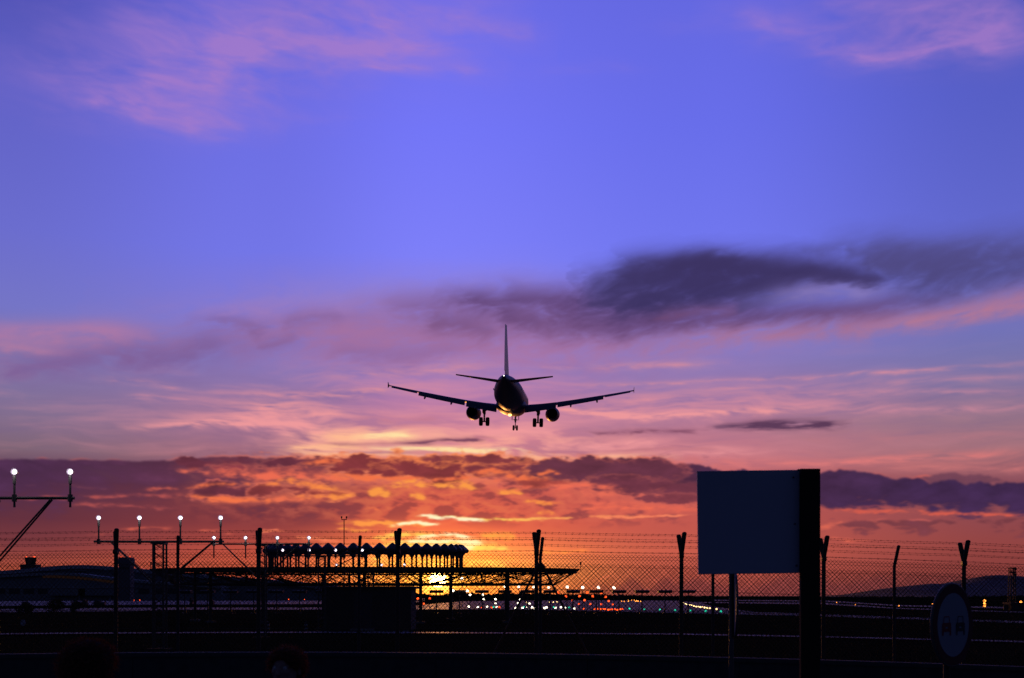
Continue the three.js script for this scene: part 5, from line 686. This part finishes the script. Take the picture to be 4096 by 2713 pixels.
// ---------------------------------------------------------------- terminal, towers, trees, hills
{
  const D = 480, t = thing('terminal_building', 'long dark airport terminal with overlapping curved roofs at the far left', 'terminal', [0, 0, -D]);
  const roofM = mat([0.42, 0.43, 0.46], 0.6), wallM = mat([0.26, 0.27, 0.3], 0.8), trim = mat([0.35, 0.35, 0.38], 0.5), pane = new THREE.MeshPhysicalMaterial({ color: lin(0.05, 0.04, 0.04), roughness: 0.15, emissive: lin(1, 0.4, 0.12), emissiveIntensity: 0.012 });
  const shell = (pts, depth, th) => { const s = new THREE.Shape(); const c = new THREE.SplineCurve(pts.map(([x, y]) => new THREE.Vector2(x, y))).getPoints(48); s.moveTo(c[0].x, c[0].y); c.slice(1).forEach((p) => s.lineTo(p.x, p.y)); c.slice().reverse().forEach((p) => s.lineTo(p.x, p.y - th)); s.closePath(); const g = new THREE.ExtrudeGeometry(s, { depth, bevelEnabled: false }); return g; };
  const REAR = [[-321.6, 7.8], [-256.145, 11.509], [-223.418, 13.364], [-204.873, 15.109], [-190.691, 15.655], [-177.6, 14.782], [-157.964, 13.145], [-140.509, 11.509], [-123.055, 10.309], [-103.418, 8.673], [-81.6, 6.055]], rear = part('roof', shell(REAR, 60, 1.6), roofM, t); rear.position.z = -70;
  const MID = [[-321.6, 6.709], [-245.236, 9.545], [-223.418, 10.636], [-201.6, 11.727], [-188.509, 11.618], [-174.327, 9.982], [-155.782, 8.236], [-125.236, 6.164]], mid = part('roof', shell(MID, 40, 1.1), roofM, t); mid.position.z = -32;
  const fill = (pts, z, d) => { const s = new THREE.Shape(), c = new THREE.SplineCurve(pts.map(([x, y]) => new THREE.Vector2(x, y))).getPoints(48); s.moveTo(c[0].x, 0); c.forEach((p) => s.lineTo(p.x, p.y - 0.9)); s.lineTo(c[c.length - 1].x, 0); s.closePath(); const g = new THREE.ExtrudeGeometry(s, { depth: d, bevelEnabled: false }); g.translate(0, 0, z); return g; };
  part('wall', fill(REAR, -68, 55), wallM, t); part('wall', fill(MID, -30, 36), wallM, t);
  // clerestory panes under the lower roof; sunset seen through them put in as emission
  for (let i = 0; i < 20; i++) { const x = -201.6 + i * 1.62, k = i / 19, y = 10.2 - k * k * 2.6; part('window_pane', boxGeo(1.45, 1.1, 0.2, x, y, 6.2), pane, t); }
  for (let i = 0; i < 26; i++) part('facade_pane', boxGeo(4.6, 2.2, 0.2, -288.873 + i * 6.2, 3.873, 6.1), mat([0.03, 0.035, 0.05], 0.15), t);
  part('cornice', boxGeo(174.545, 0.35, 0.5, -233.236, 5.4, 6.2), trim, t);
  for (let i = 0; i < 6; i++) { const x = -234.327 + i * 14; part('roof_light', boxGeo(5, 0.25, 2, x, 12.927 + i * 0.12, -11).rotateZ(0), trim, t); }
  for (const x of [-190.691, -177.6]) { const b = part('jet_bridge', boxGeo(16, 2.8, 3, x, 3.4, 8), wallM, t); rod('support', [x + 5, 0, 8], [x + 5, 2.2, 8], 0.4, trim, b, 8); }
}
{
  const D = 600, t = thing('control_tower', 'airport control tower with flared glass cab above the terminal roof', 'tower', [-262.636, 0, -D]);
  const m = mat([0.06, 0.055, 0.06], 0.7), y0 = 18.573, y1 = 22.664;
  rod('shaft', [0, 0, 0], [0, y0 + 0.4, 0], 4.4, m, t, 12, 3.6); part('collar', boxGeo(8.4, 3.2, 7, 0, y0 - 1.2, 0), m, t);
  { const g = new THREE.CylinderGeometry(2.95, 2.3, y1 - y0 - 0.4, 12); g.translate(0, (y0 + y1) / 2, 0); part('glass_cab', g, mat([0.06, 0.05, 0.04], 0.2), t); }
  for (let i = 0; i < 12; i++) { const a = (i / 12) * Math.PI * 2; rod('mullion', [Math.cos(a) * 2.34, y0 + 0.3, Math.sin(a) * 2.34], [Math.cos(a) * 3, y1 - 0.2, Math.sin(a) * 3], 0.09, m, t, 5); }
  { const g = new THREE.CylinderGeometry(3.1, 3.1, 0.5, 12); g.translate(0, y1, 0); part('roof', g, m, t); }
  for (const x of [-2.2, 1.6, 2.4]) { const g = new THREE.SphereGeometry(0.28, 10, 8); g.translate(x, y1 + 0.55, 0.5); part('obstruction_light', g, lampMat([1, 0.08, 0.02], 3), t); } for (const x of [-0.8, 0.2, 0.9]) rod('antenna', [x, y1, 0], [x, y1 + 1.6, 0], 0.06, m, t, 5);
}
{
  const D = 420, t = thing('tower_block', 'square service tower with an overhanging top, left of the light mast lattice', 'tower', [-147.286, 0, -D]);
  const m = mat([0.16, 0.15, 0.17], 0.8), w = 4.391, y1 = 16.023;
  part('shaft', boxGeo(w, y1 - 2, w, 0, (y1 - 2) / 2, 0), m, t); part('overhang', bevelBox(w * 1.12, 2.2, w * 1.12, 0.2).translate(0, y1 - 1.1, 0), m, t); part('parapet', boxGeo(w * 1.0, 0.5, w * 1.0, 0, y1 + 0.25, 0), m, t);
  for (let i = 0; i < 4; i++) part('window', boxGeo(0.7, 1.0, 0.1, -1.4 + i * 0.95, y1 - 3.6, w / 2 + 0.05), mat([0.02, 0.02, 0.03], 0.2), t);
  for (const x of [-1.7, 1.7]) { const g = new THREE.SphereGeometry(0.2, 10, 8); g.translate(x, y1 + 0.7, 1); part('obstruction_light', g, lampMat([1, 0.08, 0.02], 2), t); }
}
{ // lattice tower with crossarm and the dark cabin below it, right edge
  const D = 150, m = mat([0.06, 0.05, 0.05], 0.7), t = thing('lattice_tower', 'dark lattice tower with a short crossarm in front of the mountain', 'tower', [68.216, 0, -D]), H = 5.72;
  for (const [x, z] of [[-0.32, 0.3], [0.32, 0.3], [-0.32, -0.3], [0.32, -0.3]]) rod('leg', [x * 1.2, 0, z * 1.2], [x * 0.9, H, z * 0.9], 0.07, m, t, 6);
  for (let i = 0; i < 9; i++) { const a = (H / 9) * i, b = (H / 9) * (i + 1); rod('lattice_bar', [-0.33, a, 0.3], [0.33, b, 0.3], 0.045, m, t, 5); rod('lattice_bar', [0.33, a, 0.3], [-0.33, b, 0.3], 0.045, m, t, 5); }
  part('crossarm', boxGeo(0.98, 0.2, 0.3, -0.1, 5.039, 0.35), m, t); part('platform', boxGeo(0.75, 0.12, 0.7, 0, H - 0.1, 0), m, t); for (const y of [5.516, 4.698]) part('dish', new THREE.CylinderGeometry(0.2, 0.2, 0.12, 14).rotateX(Math.PI / 2).translate(0.25, y, 0.4), m, t);
  const c = thing('field_cabin', 'dark cabin at the foot of the lattice tower, right picture edge', 'cabin', [64.209, 0, -140]);
  part('wall', boxGeo(2.2, 0.877, 2, 0, 0.877 / 2, 0), mat([0.06, 0.06, 0.075], 0.9), c); part('roof', bevelBox(2.5, 0.12, 2.3, 0.03).translate(0, 0.909, 0), m, c); part('door', boxGeo(0.6, 0.75, 0.05, 0.3, 0.4, 1.02), m, c); part('side_tank', new THREE.CylinderGeometry(0.3, 0.3, 0.7, 14).translate(-1.45, 0.35, 0.3), m, c);
}
// vehicles parked on the apron, tiny and dark
{
  const m = mat([0.05, 0.045, 0.05], 0.5), w = mat([0.02, 0.02, 0.02], 0.8);
  const spots = [[-75, 200, 2.0, 0.9, 'dark service van parked on the apron, nearest to the leftmost thick fence post'], [-83.459, 215, 0.9, 1.1, 'narrow dark tug parked on the apron left of the service van'], [-59.73, 205, 0.6, 1.4, 'upright dark cart on the apron between the light mast lattice and thin post'], [-55.909, 205, 0.7, 1.1, 'low dark cart on the apron right of the upright cart']];
  for (const [x, D, len, h, label] of spots) { const t = thing('service_vehicle', label, 'vehicle', [x, 0, -D], 'vehicles on the apron'); part('body', bevelBox(len * 1.0, h * 0.62, 0.9, 0.06).translate(0, h * 0.5, 0), m, t); part('cab', bevelBox(len * 0.5, h * 0.45, 0.8, 0.08).translate(-len * 0.18, h * 0.85, 0), m, t); for (const s of [-1, 1]) for (const z of [-0.38, 0.38]) part('wheel', new THREE.CylinderGeometry(0.17, 0.17, 0.12, 12).rotateX(Math.PI / 2).translate(s * len * 0.33, 0.17, z), w, t); }
}
// leaf masses
const leafMat = new THREE.MeshPhysicalMaterial({ color: lin(0.035, 0.04, 0.02), roughness: 0.9, side: THREE.DoubleSide, transmission: 0.15, thickness: 0, specularIntensity: 0.2 });
function leaves(n, spread, size, rnd) {
  const pos = [];
  for (let i = 0; i < n; i++) {
    const p = spread(rnd), s = size * (0.6 + rnd() * 0.8), a = rnd() * 6.28, b = rnd() * 3.14, u = [Math.cos(a) * s, Math.sin(b) * s * 0.7, Math.sin(a) * s], v = [-Math.sin(a) * s * Math.cos(b) * 0.6, s * 0.8, Math.cos(a) * s * 0.6 * Math.sin(b)];
    pos.push(p[0] - u[0], p[1] - u[1], p[2] - u[2], p[0] + v[0], p[1] + v[1], p[2] + v[2], p[0] + u[0], p[1] + u[1], p[2] + u[2], p[0] - u[0], p[1] - u[1], p[2] - u[2], p[0] + u[0], p[1] + u[1], p[2] + u[2], p[0] - v[0] * 0.8, p[1] - v[1] * 0.8, p[2] - v[2] * 0.8);
  }
  const g = new THREE.BufferGeometry(); g.setAttribute('position', new THREE.Float32BufferAttribute(pos, 3)); g.computeVertexNormals(); return g;
}
const inBall = (rx, ry, rz, cy) => (rnd) => { const u = rnd() * 6.283, v = rnd() * 2 - 1, r = Math.cbrt(rnd()), c = Math.sqrt(1 - v * v); return [Math.cos(u) * c * r * rx, cy + v * r * ry, Math.sin(u) * c * r * rz]; };
for (const [x, w, h, label, seed] of [[-54.013, 1.3, 1.15, 'leftmost dark bush at the edge of the taxiway', 3], [-51.018, 1.5, 1.8, 'tallest dark bush of the three by the taxiway at the left', 4], [-48.327, 0.95, 1.2, 'rightmost low bush of the three by the taxiway at the left', 5]]) {
  const t = thing('bush', label, 'bush', [x, 0, -122], 'bushes by the taxiway'), rnd = seeded(seed), b = [0, 1, 2, 3, 4].map(() => [(rnd() - 0.5) * w * 1.1, h * (0.3 + rnd() * 0.45), (rnd() - 0.5) * 0.8, w * (0.35 + rnd() * 0.2), h * (0.28 + rnd() * 0.15)]);
  part('crown', leaves(1800, (r) => { const [cx, cy, cz, a, c] = b[Math.floor(r() * 5)], p = inBall(a, c, a, cy)(r); return [p[0] + cx, Math.max(0.05, p[1]), p[2] + cz]; }, 0.06, rnd), leafMat, t); for (let i = 0; i < 3; i++) rod('trunk', [(i - 1) * 0.12, 0, 0], [(i - 1) * 0.4 * w, h * 0.55, 0], 0.03, mat([0.04, 0.03, 0.02], 0.9), t, 5, 0.015);
}
{ // far wood along the airfield: one mass
  const rnd = seeded(21), hgt = [[-739.455, 4], [-87.182, 6], [-47.409, 2.914], [-31.5, 4.823], [-15.591, 3.55], [8.273, 4.345], [40.091, 3.709], [78.273, 2.595], [91, 1.959], [199.182, 1.164], [246.909, 1.323], [406, 3]];
  const x0 = -99.909, x1 = 390.091, gs = [];
  for (let x = x0; x < x1; x += 1.7 + rnd() * 1.6) { const H = track(hgt, x) * (0.82 + rnd() * 0.3), w = 1.6 + rnd() * 1.8; gs.push(leaves(34, inBall(w, H * 0.42, w, H * 0.56), 0.62, rnd).translate(x, 0, (rnd() - 0.5) * 12), new THREE.IcosahedronGeometry(1, 1).scale(w * 0.8, H * 0.42, w * 0.8).translate(x, H * 0.45, 0).deleteAttribute('uv')); }
  const m = part('far_wood', mergeGeometries(gs), leafMat, scene); m.position.z = -700; m.userData = { kind: 'stuff', label: 'dark far-off wood along the horizon beyond the runway', category: 'trees' };
}
{ // mountain on the right, a ridge with its own depth
  const ridge = [[562.545, -2.336], [739.818, -1.745], [822.545, 0.618], [881.636, 10.073], [917.091, 20.709], [952.545, 27.8], [982.091, 31.345], [999.818, 31.345], [1023.455, 28.982], [1064.818, 33.709], [1097.318, 40.8], [1123.909, 50.845], [1147.545, 52.027], [1183, 48.482], [1271.636, 41.391], [1508, 25.436], [1862.545, -1.155]];
  const rings = [], n = 170, xa = ridge[0][0], xb = ridge[ridge.length - 1][0];
  for (let i = 0; i <= n; i++) { const x = xa + ((xb - xa) * i) / n, h = Math.max(0.5, track(ridge, x) + noise(x * 0.05, 3) * 1.2 + noise(x * 0.2, 9) * 0.5), r = []; for (let j = 0; j <= 16; j++) { const k = j / 16, q = Math.sin(k * Math.PI); r.push([x, h * Math.pow(q, 1.4) * (j === 8 ? 1 : 0.97 + 0.06 * noise(x * 0.02, k * 9)) - 0.5, 600 - k * 1200]); } rings.push(r); }
  const g = loft(rings, false, false); const m = structure('mountain', g, new THREE.MeshPhysicalMaterial({ color: lin(0.06, 0.058, 0.07), roughness: 1, side: THREE.DoubleSide })); m.position.z = -2600;
}

renderer.render(scene, camera);
